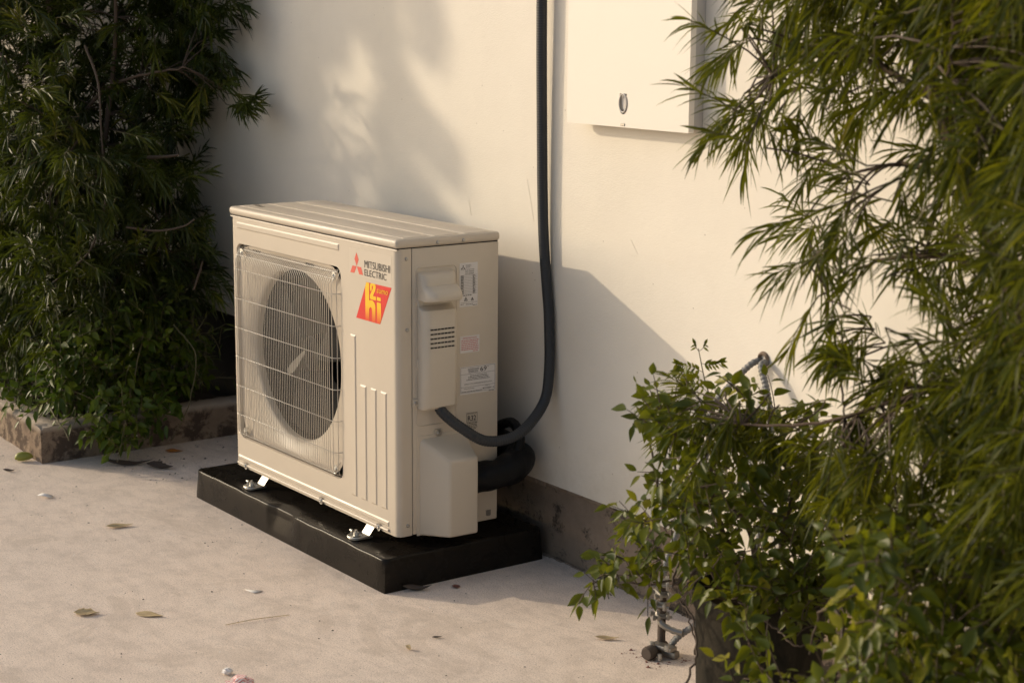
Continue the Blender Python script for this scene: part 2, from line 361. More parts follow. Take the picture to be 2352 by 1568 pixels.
# ------------------------------------------------------------------ air conditioner
Z0 = .108; H = .659; HT = Z0+H
ac = empty('air_conditioner', (0, 0, 0), 0, label='ivory outdoor air conditioner unit with round fan behind a wire grille, on a black pad', cat='air conditioner')
def fillet_rect(x0, x1, z0, z1, r, n=6):
    o = []
    for cx, cz, a0 in ((x1-r, z0+r, -90), (x1-r, z1-r, 0), (x0+r, z1-r, 90), (x0+r, z0+r, 180)):
        for k in range(n+1): a = R(a0+90*k/n); o.append((cx+r*math.cos(a), cz+r*math.sin(a)))
    return o
GX0, GX1, GZ0, GZ1 = .030, .556, .187, .698
b = MB(); rc = .016; hole = fillet_rect(GX0, GX1, GZ0, GZ1, .022)
outer = [(rc, Z0), (.8-rc, Z0), (.8-rc, HT), (rc, HT)]
vs_ = [Vector((u, v_, 0)) for u, v_ in outer+hole]; bv = [b.bm.verts.new((p.x, 0, p.y)) for p in vs_]
for q in tessellate_polygon([[Vector((u, v_, 0)) for u, v_ in outer], [Vector((u, v_, 0)) for u, v_ in hole]]):
    b.bm.faces.new([bv[i] for i in q])
hl = bv[4:]; hin = [b.bm.verts.new((u, .007, v_)) for u, v_ in fillet_rect(GX0+.002, GX1-.002, GZ0+.002, GZ1-.002, .021)]
for i in range(len(hl)): b.bm.faces.new((hl[i], hl[(i+1) % len(hl)], hin[(i+1) % len(hl)], hin[i]))
for sx_, cx_ in ((1, .8-rc), (-1, rc)):      # rounded vertical corners and side returns
    prof = [(cx_+sx_*rc*math.sin(R(a)), rc-rc*math.cos(R(a))) for a in (0, 15, 30, 45, 60, 75, 90)]+[(cx_+sx_*rc, .0375)]
    for i in range(len(prof)-1):
        (xa, ya), (xb, yb) = prof[i], prof[i+1]
        q = [b.bm.verts.new(p) for p in ((xa, ya, Z0), (xb, yb, Z0), (xb, yb, HT), (xa, ya, HT))]; b.bm.faces.new(q)
bmesh.ops.remove_doubles(b.bm, verts=b.bm.verts, dist=.0001)
def emboss(x0, x1, z0, z1, h=.0022, ch=.0035):
    f0 = [(x0, z0), (x1, z0), (x1, z1), (x0, z1)]; f1 = [(x0+ch, z0+ch), (x1-ch, z0+ch), (x1-ch, z1-ch), (x0+ch, z1-ch)]
    A = [b.bm.verts.new((u, -.0001, v_)) for u, v_ in f0]; B = [b.bm.verts.new((u, -h, v_)) for u, v_ in f1]
    b.bm.faces.new(B)
    for i in range(4): b.bm.faces.new((A[i], A[(i+1) % 4], B[(i+1) % 4], B[i]))
emboss(.036, .550, .736, .753)
emboss(.598, .622, .163, .549); emboss(.6405, .667, .163, .437); emboss(.686, .711, .163, .437); emboss(.729, .755, .163, .437)
emboss(.017, .762, .1245, .138)
b.tube([(.016, -.0012, .1165), (.762, -.0012, .1165)], .0036, 8)
b.tube([(.0, .0008, HT-.0025), (.8, .0008, HT-.0025)], .0016, 6)
b.build('front_panel', M_ivory, ac, ang=28)
# side / rear shell
b = MB()
b.rbox(.790, .80, .0395, .276, Z0, HT, .003, 2); b.rbox(.6, .7985, .268, .2755, Z0+.001, HT-.001, .002, 2)
b.build('side_panel', M_ivory, ac)
b = MB(); b.rbox(0, .010, .0395, .276, Z0, HT, .003, 2); b.build('left_side_panel', M_ivory, ac)
b = MB(); b.rbox(.012, .789, .040, .262, Z0+.002, Z0+.008, 0); b.build('base_tray', M_ivory, ac)
b = MB(); b.rbox(.012, .6, .258, .272, Z0+.01, HT-.004, 0); b.rbox(.6, .789, .20, .21, Z0+.01, HT-.01, 0)
for i in range(60): b.rbox(.014+i*.0098, .0148+i*.0098, .25, .258, Z0+.01, HT-.006, 0)
b.build('condenser_coil', M_fin, ac)
b = MB(); b.rbox(.57, .576, .04, .255, Z0+.01, HT-.004, 0); b.rbox(.7895, .7925, .0375, .0397, Z0+.002, HT-.001, 0); b.build('inner_partition', M_gap, ac)
# recess: rounded square flaring into the round throat
b = MB(); NA = 96; cx, cz = .2925, .4445; rings = []
RC = .2135
def sqr(a, hx, hz, r):
    ca, sa = math.cos(a), math.sin(a); p = 9.0
    return 1/((abs(ca)/hx)**p+(abs(sa)/hz)**p)**(1/p)
for k in range(9):
    t = k/8; y = .007+.019*t**1.3; ring = []
    for i in range(NA):
        a = 2*math.pi*i/NA; s_ = sqr(a, (GX1-GX0)/2-.0015, (GZ1-GZ0)/2-.0015, .02); f = t**.8
        rr = s_*(1-f)+(RC+.004)*f; ring.append(b.bm.verts.new((cx+rr*math.cos(a), y, cz+rr*math.sin(a))))
    rings.append(ring)
for (rr, y) in ((RC+.0015, .0285), (RC, .032), (RC, .045)):
    rings.append([b.bm.verts.new((cx+rr*math.cos(2*math.pi*i/NA), y, cz+rr*math.sin(2*math.pi*i/NA))) for i in range(NA)])
for j in range(len(rings)-1):
    for i in range(NA): b.bm.faces.new((rings[j][i], rings[j][(i+1) % NA], rings[j+1][(i+1) % NA], rings[j+1][i]))
b.build('bellmouth', M_ivory, ac, ang=60)
b = MB(); b.lathe([(RC-.001, .0455), (RC+.012, .0455), (RC+.012, .12), (RC+.001, .12), (RC+.001, .0455)], (cx, 0, cz), 64, 'Y'); b.build('fan_shroud', M_dark, ac)
# dark slots in the recess top and corners
for x0 in (.105, .375):
    b = MB()
    for i in range(5):
        x_ = x0+i*.0085; b.prism([(x_, .681), (x_+.0045, .681), (x_+.0065, .6885), (x_+.002, .6885)], lambda u, v_, w_: (u, .0082-w_, v_), .0006)
    b.build('vent_slots', M_gap, ac)
# fan
fan = empty('fan', (cx, .07, cz)); fan.parent = ac
MB().lathe([(0, -.012), (.03, -.012), (.045, -.004), (.048, .03), (.0, .03)], (0, 0, 0), 32, 'Y').build('hub', M_blade, fan)
for j in range(3):
    b = MB(); a0 = 2*math.pi*j/3+.5; g = []
    for i in range(9):
        rr = .045+.16*i/8; row = []
        for k in range(7):
            t = k/6; a = a0+(t-.5)*(1.15+.35*i/8)+.35*i/8; row.append(b.bm.verts.new((rr*math.cos(a), -.018+.05*t-.01*math.sin(math.pi*t), rr*math.sin(a))))
        g.append(row)
    for i in range(8):
        for k in range(6): b.bm.faces.new((g[i][k], g[i+1][k], g[i+1][k+1], g[i][k+1]))
    b.build('blade', M_blade, fan)
b = MB(); b.prism([(.258, .440), (.277, .452), (.279, .447), (.260, .424), (.242, .402), (.222, .385), (.207, .379), (.198, .388), (.215, .407)], lambda u, v_, w_: (u, .050-w_+(u-.19)*.12, v_), .003)  # plate added to stand for a sunlit patch on a dark blade
tag(b.build("sunlit_blade_plate", M_blade_sunlit, ac), label='added pale plate coloured as a sunlit piece of fan blade behind the grille')
b = MB(); b.tube([(.30, .052, .455), (.30, .052, .480)], .0035, 8); b.build('shaft_clip', M_blade, ac)
# wire grille
b = MB(); nW = 58
for i in range(nW):
    x_ = .040+(.546-.040)*i/(nW-1); side = min(x_-.040, .546-x_); d = .018 if side > .012 else .006+.012*side/.012
    b.tube([(x_, .006, .194), (x_, -d*.6, .200), (x_, -d, .212), (x_, -d, .655), (x_, -d*.7, .668), (x_, .005, .690)], .00082, 6)
b.build('upright_wire', M_wire, ac)
b = MB()
for z_ in (.255, .331, .407, .483, .559, .635):
    b.tube([(.036, .005, z_), (.039, -.008, z_), (.046, -.0162, z_), (.540, -.0162, z_), (.549, -.009, z_), (.552, .005, z_)], .00105, 6)
b.tube([(.045, -.0095, .670), (.54, -.0095, .670)], .001, 6); b.tube([(.048, .001, .684), (.538, .001, .684)], .001, 6); b.tube([(.045, -.011, .203), (.54, -.011, .203)], .0013, 6)
b.build('cross_wire', M_wire, ac)
gs = []
def screw(loc, axis, r=.0042, m=M_screw, parent=None, name='screw', washer=False):
    b = MB(); s = -1 if axis == 'Y' else 1
    if washer: b.lathe([(r*1.9, 0), (r*1.9, s*.0008), (r*.8, s*.0012)], (0, 0, 0), 20, axis)
    b.lathe([(r, 0), (r*.98, s*.0015), (r*.7, s*.0030), (r*.25, s*.0034), (.0001, s*.0026)], (0, 0, 0), 18, axis)
    o = b.build(name, m, parent); o.location = loc; return o
for x_, z_ in ((.527, .674), (.062, .676), (.062, .207), (.527, .210)):
    screw((x_, -.002, z_), 'Y', .0055, M_zinc, ac, 'grille_screw', True)
    b = MB(); b.tube([(x_-.022, .003, z_-.026), (x_-.004, -.0015, z_-.004), (x_+.014, .002, z_+.018)], .0012, 6); b.build('grille_stay', M_wire, ac)
for x_ in (.061, .455, .721): screw((x_, -.0035, .1155), 'Y', .005, M_screw, ac, 'screw', True)
for y_, z_ in ((.025, .745), (.026, .585), (.026, .133)): screw((.8, y_, z_), 'X', .0045, M_screw, ac)
screw((.805, .063, .505), 'X', .005, M_screw, ac); screw((.803, .046, .4165), 'X', .0045, M_screw, ac, washer=True); screw((.801, .109, .338), 'X', .0045, M_screw, ac, washer=True)
for y_ in (.106, .176): screw((.8035, y_, .777), 'X', .0045, M_screw, ac)
# lid
lid = MB()
b = lid; b.rbox(-.0035, .8035, -.0035, .2795, HT+.0015, HT+.0225, .0085, 4)
for y0, y1 in ((.022, .088), (.104, .170), (.186, .252)): b.rbox(.010, .792, y0, y1, HT+.0205, HT+.0236, .0009, 2)
lido = b.build('top_panel', M_ivory, ac)
b = MB(); b.rbox(.002, .798, .002, .274, HT-.001, HT+.003, 0); b.build('lid_shadow_gap', M_gap, ac)
b = MB()
for x_, y_ in ((.022, .062), (.047, .056), (.072, .052)):       # small caution pictograms
    f = lambda u, v_, w_, x_=x_, y_=y_: (x_+u, y_+v_, HT+.0244+w_)
    for k in range(3):
        a, a2 = math.pi/2+2*math.pi*k/3, math.pi/2+2*math.pi*(k+1)/3; p, q = Vector((.011*math.cos(a), .011*math.sin(a))), Vector((.011*math.cos(a2), .011*math.sin(a2)))
        b.prism([tuple(p), tuple(q), tuple(q*.72), tuple(p*.72)], f, .0002)
    b.prism([(-.001, -.004), (.001, -.004), (.001, .004), (-.001, .004)], f, .0002)
b.build('caution_pictograms', M_ink, ac, smooth=False)

# electrical cover on the side
b = MB()
prof = [(-.002, .404), (.026, .402), (.033, .408), (.036, .50), (.035, .615), (.030, .628), (.014, .634), (.006, .637), (.006, .6535), (.052, .650), (.060, .653), (.0625, .660), (.060, .668), (.050, .676), (.031, .684), (.029, .695), (.024, .705), (.012, .712), (-.002, .713)]
def cover(prof, y0, y1, rnd=.014, n=5):
    ys = []
    for k in range(n+1): a = R(90*k/n); ys.append((y0+rnd*(1-math.sin(a)), math.cos(a)))      # placeholder ordering: edge ... inner
    ys = [(y0+rnd*(1-math.cos(R(90*k/n))), math.sin(R(90*k/n))) for k in range(n+1)]
    ys += [(y1-(y-y0), s_) for y, s_ in reversed(ys)]
    rings = []
    for y, s_ in ys:
        rings.append([b.bm.verts.new((.8+(dx*(.45+.55*s_) if dx > 0 else dx), y, z_)) for dx, z_ in prof])
    for i in range(len(rings)-1):
        for k in range(len(prof)-1): b.bm.faces.new((rings[i][k], rings[i][k+1], rings[i+1][k+1], rings[i+1][k]))
    b.bm.faces.new(rings[0]); b.bm.faces.new(rings[-1][::-1])
cover(prof, .052, .146, .020)
b.rbox(.799, .808, .050, .075, .493, .517, .003, 2); b.rbox(.799, .8045, .038, .060, .407, .426, .002, 2)
b.build('terminal_cover', M_ivory_p, ac, ang=40)
b = MB(); b.rbox(.8055, .8075, .066, .132, .6385, .651, 0); b.build('handle_recess', M_ivory_p, ac)
b = MB()
for i in range(5):
    z_ = .545+.01025*i
    for k in range(7): y_ = .0655+k*.0093; b.rbox(.8345, .8366, y_, y_+.0078, z_-.0014, z_+.0016, .0003, 1)
b.build('louver_slots', M_gap, ac)
b = MB(); fr = fillet_rect(.0505, .159, .36, .7225, .012); b.tube([(.8002, u, v_) for u, v_ in fr]+[(.8002, fr[0][0], fr[0][1])], .0016, 6); b.build('pressed_bead', M_ivory, ac)
# service valve cover: a wedge with chamfered top, rounded all over
b = MB(); hb = bmesh.new()
for p in ((.797, .054, .104), (.858, .103, .104), (.861, .180, .104), (.797, .186, .104), (.858, .103, .284), (.861, .180, .284), (.797, .058, .334), (.797, .183, .334), (.797, .054, .32)): hb.verts.new(p)
bmesh.ops.convex_hull(hb, input=hb.verts[:]); bmesh.ops.dissolve_limit(hb, angle_limit=R(3), verts=hb.verts[:], edges=hb.edges[:])
bmesh.ops.bevel(hb, geom=hb.edges[:], offset=.016, segments=6, affect='EDGES', profile=.5, clamp_overlap=True)
b.merge(hb); b.build('valve_cover', M_ivory_p, ac, ang=70)
b = MB(); b.rbox(.799, .8015, .050, .19, .104, .338, .001, 1); b.rbox(.799, .8015, .098, .120, .330, .348, .003, 2); b.build('valve_cover_flange', M_ivory_p, ac)

# labels on the side
def plate(name, poly, m, f, t=.0004): b = MB(); b.prism(poly, f, t); return b.build(name, m, ac, smooth=False)
def bars(name, rows, m, parent, off=.0009, seed=1, word=(.003, .009), hgt=.0011):
    b = MB(); rg = random.Random(seed)
    for (y0, y1, z_) in rows:
        y = y0
        while y < y1-.001:
            l = min(rg.uniform(*word), y1-y); b.prism([(y, z_), (y+l, z_), (y+l, z_+hgt), (y, z_+hgt)], fS(off), .0001); y += l+.0012
    o = b.build(name, m, parent, smooth=False); return o
def rect(y0, y1, z0, z1, t_): return [[(y0, z0), (y1, z0), (y1, z0+t_), (y0, z0+t_)], [(y0, z1-t_), (y1, z1-t_), (y1, z1), (y0, z1)], [(y0, z0+t_), (y0+t_, z0+t_), (y0+t_, z1-t_), (y0, z1-t_)], [(y1-t_, z0+t_), (y1, z0+t_), (y1, z1-t_), (y1-t_, z1-t_)]]
rp = plate('rating_plate', [(.167, .623), (.217, .623), (.217, .724), (.167, .724)], M_label, fS(.0002))
b = MB(); f = fS(.0009)
for q in ([(.1765, .7195), (.178, .7165), (.1765, .7135), (.175, .7165)], [(.1763, .7133), (.173, .7133), (.1705, .710), (.1737, .710)], [(.1767, .7133), (.180, .7133), (.1825, .710), (.1793, .710)]): b.prism(q, f, .0001)
for i in range(13):
    z_ = .6955-.0036*i; b.prism([(.170, z_), (.215, z_), (.215, z_+.0003), (.170, z_+.0003)], f, .0001)
for y_ in (.1775, .2035, .2095): b.prism([(y_, .652), (y_+.0003, .652), (y_+.0003, .6955), (y_, .6955)], f, .0001)
for y_, h in ((.184, .0085), (.202, .0065)):
    for a_, c_ in (((y_-h*.55, .637), (y_, .637+h)), ((y_, .637+h), (y_+h*.55, .637)), ((y_-h*.55, .637), (y_+h*.55, .637))):
        d = Vector((c_[0]-a_[0], c_[1]-a_[1])).normalized(); n_ = Vector((-d.y, d.x))*.0005
        b.prism([(a_[0]-n_.x, a_[1]-n_.y), (c_[0]-n_.x, c_[1]-n_.y), (c_[0]+n_.x, c_[1]+n_.y), (a_[0]+n_.x, a_[1]+n_.y)], f, .0001)
    b.prism([(y_-.0009, .6385), (y_+.0009, .6385), (y_+.0009, .642), (y_-.0009, .642)], f, .0001)
b.build('plate_rules', M_ink, rp, smooth=False)
S = dict(face='side', at_=.8009)
text_obj('MITSUBISHI', 'plate_text', M_ink, rp, .184, .198, .7165, .719, **S); text_obj('ELECTRIC', 'plate_text', M_ink, rp, .184, .196, .7125, .715, **S)
text_obj('ROOM AIR CONDITIONER', 'plate_text', M_ink, rp, .170, .207, .7075, .7095, **S)
text_obj('MUY-GN60VF', 'plate_text', M_ink, rp, .182, .206, .7025, .7058, **S); text_obj('MUY-GN60VF', 'plate_text', M_ink, rp, .182, .206, .6975, .7008, **S)
bars('plate_fine_print', [(.170, .177, .6535+.0036*i) for i in range(12)]+[(.204, .209, .6535+.0036*i) for i in range(12)]+[(.170, .2, .6485)], M_ink, rp, hgt=.0015)
text_obj('MITSUBISHI ELECTRIC CORPORATION', 'plate_text', M_ink, rp, .1695, .2155, .632, .6335, **S)
bars('plate_fine_print', [(.170, .178, .6285), (.184, .204, .628), (.203, .215, .6255)], M_ink, rp, seed=4)
np_ = plate('important_note_label', [(.169, .516), (.2225, .516), (.2225, .5555), (.169, .5555)], M_label, fS(.0002))
text_obj('IMPORTANT NOTE', 'note_heading', M_inkred, np_, .176, .214, .5485, .5520, **S)
bars('note_fine_print', [(.172, .2195, .5440-.0042*i) for i in range(6)]+[(.204, .2195, .5185)], M_inkred, np_, seed=7, hgt=.0014)
sp_ = plate('sound_level_label', [(.169, .419), (.268, .419), (.268, .4835), (.169, .4835)], M_label, fS(.0002))
b = MB()
for q in rect(.1705, .2665, .4225, .482, .0005)+[[(.1705, .4655), (.2665, .4655), (.2665, .466), (.1705, .466)], [(.1705, .4355), (.2665, .4355), (.2665, .436), (.1705, .436)]]: b.prism(q, f, .0001)
b.build('label_rules', M_ink, sp_, smooth=False)
text_obj('OUTSIDE SOUND', 'sound_text', M_ink, sp_, .190, .221, .4745, .4790, **S); text_obj('POWER LEVEL', 'sound_text', M_ink, sp_, .192, .219, .4685, .4730, **S)
text_obj('69', 'sound_figure', M_ink, sp_, .2245, .2425, .4690, .4800, **S); text_obj('dBA', 'sound_text', M_ink, sp_, .244, .2495, .4775, .4800, **S)
bars('sound_fine_print', [(.196, .245, .4610), (.191, .248, .4577), (.191, .248, .4544), (.186, .253, .4511)], M_ink, sp_, seed=9)
text_obj('CONSULT YOUR SUPPLIER BEFORE INSTALLATION', 'sound_text', M_ink, sp_, .180, .258, .4410, .4440, **S)
text_obj('MANUFACTURER', 'sound_text', M_ink, sp_, .180, .208, .4305, .4330, **S); text_obj('MODEL No.', 'sound_text', M_ink, sp_, .238, .252, .4330, .4348, **S)
text_obj('MUY-GN60VF - A1', 'sound_text', M_ink, sp_, .232, .264, .4260, .4300, bold=.01, **S); bars('sound_fine_print', [(.173, .230, .4245), (.249, .2665, .4200)], M_ink, sp_, seed=11)
b = MB()
for q in rect(.187, .2175, .3525, .374, .0006): b.prism(q, fS(.0003), .0002)
r32 = b.build('refrigerant_mark', M_ink, ac, smooth=False)
text_obj('REFRIGERANT', 'mark_text', M_ink, r32, .1885, .216, .3705, .3730, face='side', at_=.8003); text_obj('R32', 'mark_text', M_ink, r32, .1905, .2135, .3550, .3675, face='side', at_=.8003, bold=.012)
bars('mark_fine_print', [(.187, .2175-.003*(i == 4), .3490-.0036*i) for i in range(5)], M_ink, r32, off=.0003, seed=13, hgt=.0016)
b = MB(); b.prism([(.243, .121), (.246, .1185), (.254, .1185), (.257, .121), (.257, .134), (.2545, .132), (.2525, .134), (.25, .132), (.2475, .134), (.2455, .132), (.243, .134)], fS(.0003), .0002); b.build('recycling_mark', M_steel, ac, smooth=False)
b = MB(); b.prism([(.206, .178), (.222, .178), (.222, .182), (.206, .182)], fS(.0003), .0002); b.build('caution_strip', M_inkred, ac, smooth=False)

# front badges
lb = plate('maker_badge', [(.596, .689), (.779, .689), (.779, .7495), (.596, .7495)], M_label_clear, fF(.0001), .0002)
b = MB()
for q in ([(.6284, .7419), (.6382, .7264), (.6290, .7103), (.6197, .7263)], [(.6284, .7099), (.6104, .7098), (.6003, .6932), (.6187, .6931)], [(.6298, .7100), (.6486, .7100), (.6571, .6931), (.6394, .6930)]):
    b.prism(q, fF(.0005), .0001)
b.build('diamond_emblem', M_logo, lb, smooth=False)
text_obj('MITSUBISHI', 'badge_text', M_ink, lb, .6635, .7730, .7115, .7282, at_=-.0004, bold=.001); text_obj('ELECTRIC', 'badge_text', M_ink, lb, .6635, .7580, .6930, .7080, at_=-.0004, bold=.001)
rs = plate('red_sticker', [(.6707, .6789), (.6245, .5905), (.7289, .5902), (.7780, .6794)], M_red, fF(.0002), .0002)
b = MB(); f2 = fF(.0006)
b.prism([(.6660, .6690), (.6707, .6784), (.6832, .6785), (.6825, .6384), (.6901, .6401), (.6987, .6394), (.7049, .6363), (.7085, .6310), (.7097, .6251), (.7095, .5912), (.6943, .5912), (.6947, .619), (.6935, .6220), (.691, .6236), (.686, .6231), (.6827, .6186), (.6824, .5912), (.6663, .5912)], f2, .0001)
b.prism([(.6867, .668), (.6868, .6735), (.6890, .6775), (.6931, .6791), (.7018, .6792), (.7095, .6785), (.7116, .6745), (.7118, .6710), (.709, .6631), (.7027, .6563), (.6997, .6507), (.7125, .6507), (.7124, .6426), (.6926, .6420), (.6864, .6436), (.6862, .6508), (.6930, .6596), (.6990, .667), (.6998, .6724), (.6975, .6744), (.6950, .6730), (.6945, .6651), (.6914, .6601), (.6880, .6628)], f2, .0001)
b.prism([(.7165, .651), (.7325, .6508), (.7325, .643), (.7165, .6429)], f2, .0001); b.prism([(.7165, .6387), (.7330, .6389), (.7338, .6010), (.7310, .5950), (.7296, .5912), (.7165, .5912)], f2, .0001)
b.build('sticker_lettering', M_yel, rs, smooth=False)
text_obj('sumo', 'sticker_word', M_yel2, rs, .7160, .7640, .6605, .6700, at_=-.0006, shear=.25, bold=.008)

# mounting feet
for k, (x0, xr) in enumerate(((.126, .036), (.645, .036), (.126, .0), (.645, .0))):
    ft = empty('mounting_foot', (x0+.022, -.012 if k < 2 else .268, Z0)); ft.parent = ac
    sg = -1 if k < 2 else 1; wx = .021; b = MB()
    pts = [(0, .030), (0, .004), (-.026, .004), (-.028, .001)]
    arc = [(wx*math.cos(R(a)), -.022-.017*math.sin(R(a))) for a in range(0, 181, 20)]
    b.prism([(wx, .012)]+[(u, v_) for u, v_ in arc]+[(-wx, .012)], lambda u, v_, w_: (u, -sg*v_ if sg > 0 else v_, -.0275+w_), .004)
    b.prism([(-wx, 0), (wx, 0), (wx, 1), (-wx, 1)], lambda u, v_, w_: (u*.8, (.006+.02*v_)*(1 if sg < 0 else -1), -.0255+.0255*v_+w_), .003)
    rim = [(u*.98, v_) for u, v_ in arc]; b.tube([(u, v_ if sg < 0 else -v_, -.023) for u, v_ in [(wx*.98, .004)]+rim+[(-wx*.98, .004)]], .0018, 6)
    b.build('bracket', M_zinc, ft)
    b = MB(); yy = -.020 if sg < 0 else .020
    b.lathe([(0, .006), (.0062, .006), (.0066, 0), (.0066, -.003)], (0.0, yy, -.0195), 6); b.lathe([(.010, .0), (.010, .0015), (.004, .0018)], (0, yy, -.0225), 20)
    b.tube([(0, yy, -.022), (0, yy, -.008)], .0032, 8); b.build('bolt', M_zinc, ft)
    b = MB(); b.tube([(-.014, yy-.004, -.022), (-.014, yy-.004, -.013)], .0025, 8); b.tube([(-.018, yy-.004, -.012), (-.009, yy-.004, -.0125)], .003, 8); b.tube([(.006, yy+.01, -.021), (.013, yy+.006, -.020)], .002, 6); b.build('wire_clip', M_zinc, ft)

# ------------------------------------------------------------------ pad
b = MB(); bm = b.bm; rg = random.Random(2)
x0, x1, y0, y1, hp = -.1135, .844, -.0645, .380, .078
def ring_at(z, inset):
    o = []
    n = 56; m = 24
    def wob(s): return .0007*math.sin(s*23)+.0006*math.sin(s*57+1)
    for i in range(n): x = x0+(x1-x0)*i/n; o.append((x, y0))
    for i in range(m): o.append((x1, y0+(y1-y0)*i/m))
    for i in range(n): o.append((x1-(x1-x0)*i/n, y1))
    for i in range(m): o.append((x0, y1-(y1-y0)*i/m))
    cx_, cy_ = (x0+x1)/2, (y0+y1)/2; hx, hy = (x1-x0)/2, (y1-y0)/2; out = []
    for (x, y) in o:
        u, v_ = (x-cx_), (y-cy_); rr = .014; u = max(-hx+inset, min(hx-inset, u)); v_ = max(-hy+inset, min(hy-inset, v_))
        # soften plan corners
        ex, ey = hx-inset-rr, hy-inset-rr
        if abs(u) > ex and abs(v_) > ey:
            du, dv = abs(u)-ex, abs(v_)-ey; l = math.hypot(du, dv)
            if l > rr: du, dv = du*rr/l, dv*rr/l; u, v_ = math.copysign(ex+du, u), math.copysign(ey+dv, v_)
        zz = z
        if z > .05 and y == y0:            # softened, slightly wavy front edge with a moulded notch
            zz = z+wob(x)*(1 if inset < .012 else .5)
            if .313 < x < .425 and inset < .022: v_ += .011*(1 if x < .40 else (.425-x)/.025); zz = z-.004
        out.append(bm.verts.new((cx_+u, cy_+v_, zz)))
    return out
prof = [(0, -.004), (.02, -.003), (.055, -.0005), (hp-.018, 0), (hp-.0045, .0004), (hp-.0014, .0016), (hp, .0046), (hp+.0004, .012), (hp, .03), (hp-.001, .06)]
rings = [ring_at(z_, i_+.001) for z_, i_ in prof]
for j in range(len(rings)-1):
    n = len(rings[j])
    for i in range(n): bm.faces.new((rings[j][i], rings[j][(i+1) % n], rings[j+1][(i+1) % n], rings[j+1][i]))
bm.faces.new(rings[-1]); bm.faces.new(rings[0][::-1])
pad = b.build('equipment_pad', M_pad, ang=50); tag(pad, 'black moulded plastic slab under the ivory air conditioner', 'pad')

# ------------------------------------------------------------------ grey flexible conduit
pp = [wallp(.818, 2.6, .03), wallp(.819, 1.9, .026), wallp(.820, 1.31, .024), wallp(.8205, 1.067, .021), wallp(.8255, .80, .0175), wallp(.8395, .657, .015), wallp(.849, .586, .015), wallp(.8600, .465, .021),
      (.874, .352, .388), (.888, .271, .331), (.872, .195, .322), (.850, .138, .357), (.826, .104, .392), (.816, .100, .412), (.812, .100, .440)]
P = spline(pp, 900); d = np.r_[0, np.cumsum(np.linalg.norm(np.diff(P, axis=0), axis=1))]
dd = np.arange(0, d[-1], .0016); P = np.stack([np.interp(dd, d, P[:, k]) for k in range(3)], 1)
rr = [.0124+.00045*math.sin(2*math.pi*s/.0058) for s in dd]
b = MB(); b.tube(P, rr, 16); hose = b.build('flexible_conduit', M_hose, ang=80)
tag(hose, 'dark grey ribbed electrical conduit looping from the unit cover up the cream wall', 'conduit')
# wrapped pipe bundle
b = MB(); P = spline([(.79, .205, .218), (.808, .225, .220), (.826, .260, .226), (.826, .305, .238), (.80, .338, .250), (.72, .345, .26), (.60, .345, .265), (.45, .35, .27)], 70)
rr = [.037+.0015*math.sin(i*.55)+.003*math.sin(i*.23+1)-(.012 if i < 6 else 0) for i in range(70)]
b.tube(P, rr, 20, wob=lambda i, k: 1+.025*math.sin(k*1.3+i*.22))
tag(b.build('pipe_bundle', M_tape, ang=80), 'fat black taped pipe bundle between the valve cover and the wall', 'pipe')
b = MB(); b.tube(spline([(.70, .34, .30), (.76, .335, .325), (.795, .33, .326), (.822, .325, .300), (.828, .31, .262)], 14), .012, 10)
tag(b.build('drain_hose', M_tape), 'thin black hose bending into the top of the taped pipe bundle', 'hose')

# ------------------------------------------------------------------ wall cabinet
cb = empty('wall_cabinet', (0, 0, 0), WROT, label='cream metal meter cabinet fixed high on the wall right of the conduit', cat='cabinet')
X0, X1, ZB, ZT = .944, 1.354, 1.043, 1.75
b = MB(); b.rbox(X0+.012, X1-.004, WY-.026, WY+.002, ZB+.006, ZT-.006, .002, 2); b.build('case', M_boxrim, cb)
b = MB(); out = fillet_rect(X0, X1, ZB, ZT, .002, 2); hx, hz = 1.142, 1.098
slot = [(hx-.012, hz+.016), (hx+.012, hz+.016)]+[(hx+.0145*math.cos(R(a)), hz-.006+.022*math.sin(R(a))) for a in range(0, -181, -15)]
Ov = [Vector((u, v_, 0)) for u, v_ in out]; Sv = [Vector((u, v_, 0)) for u, v_ in slot]
ft_ = [b.bm.verts.new((p.x, WY-.042, p.y)) for p in Ov+Sv]; bk = [b.bm.verts.new((p.x, WY-.0275, p.y)) for p in Ov+Sv]
for q in tessellate_polygon([Ov, Sv]): b.bm.faces.new([ft_[i] for i in q]); b.bm.faces.new([bk[i] for i in q][::-1])
for o_, l in ((0, len(Ov)), (len(Ov), len(Sv))):
    for i in range(l): b.bm.faces.new((ft_[o_+i], ft_[o_+(i+1) % l], bk[o_+(i+1) % l], bk[o_+i]))
door = b.build('door', M_box, cb, ang=25)
b = MB(); b.prism([(hx-.0085, hz+.017), (hx+.0085, hz+.017)]+[(hx+.0095*math.cos(R(a)), hz-.004+.015*math.sin(R(a))) for a in range(0, -181, -20)], lambda u, v_, w_: (u, WY-.036-w_, v_), .003)
b.tube([(hx+.0125*math.cos(R(a)), WY-.0430, hz-.004+.019*math.sin(R(a))) for a in range(0, -361, -12)], .0017, 8); b.build('latch_ring', M_boxrim, door)
b = MB(); b.rbox(hx-.007, hx+.007, WY-.0436, WY-.0405, ZB+.003, ZB+.0085, .0006, 1); b.build('latch_tab', M_screw, door)

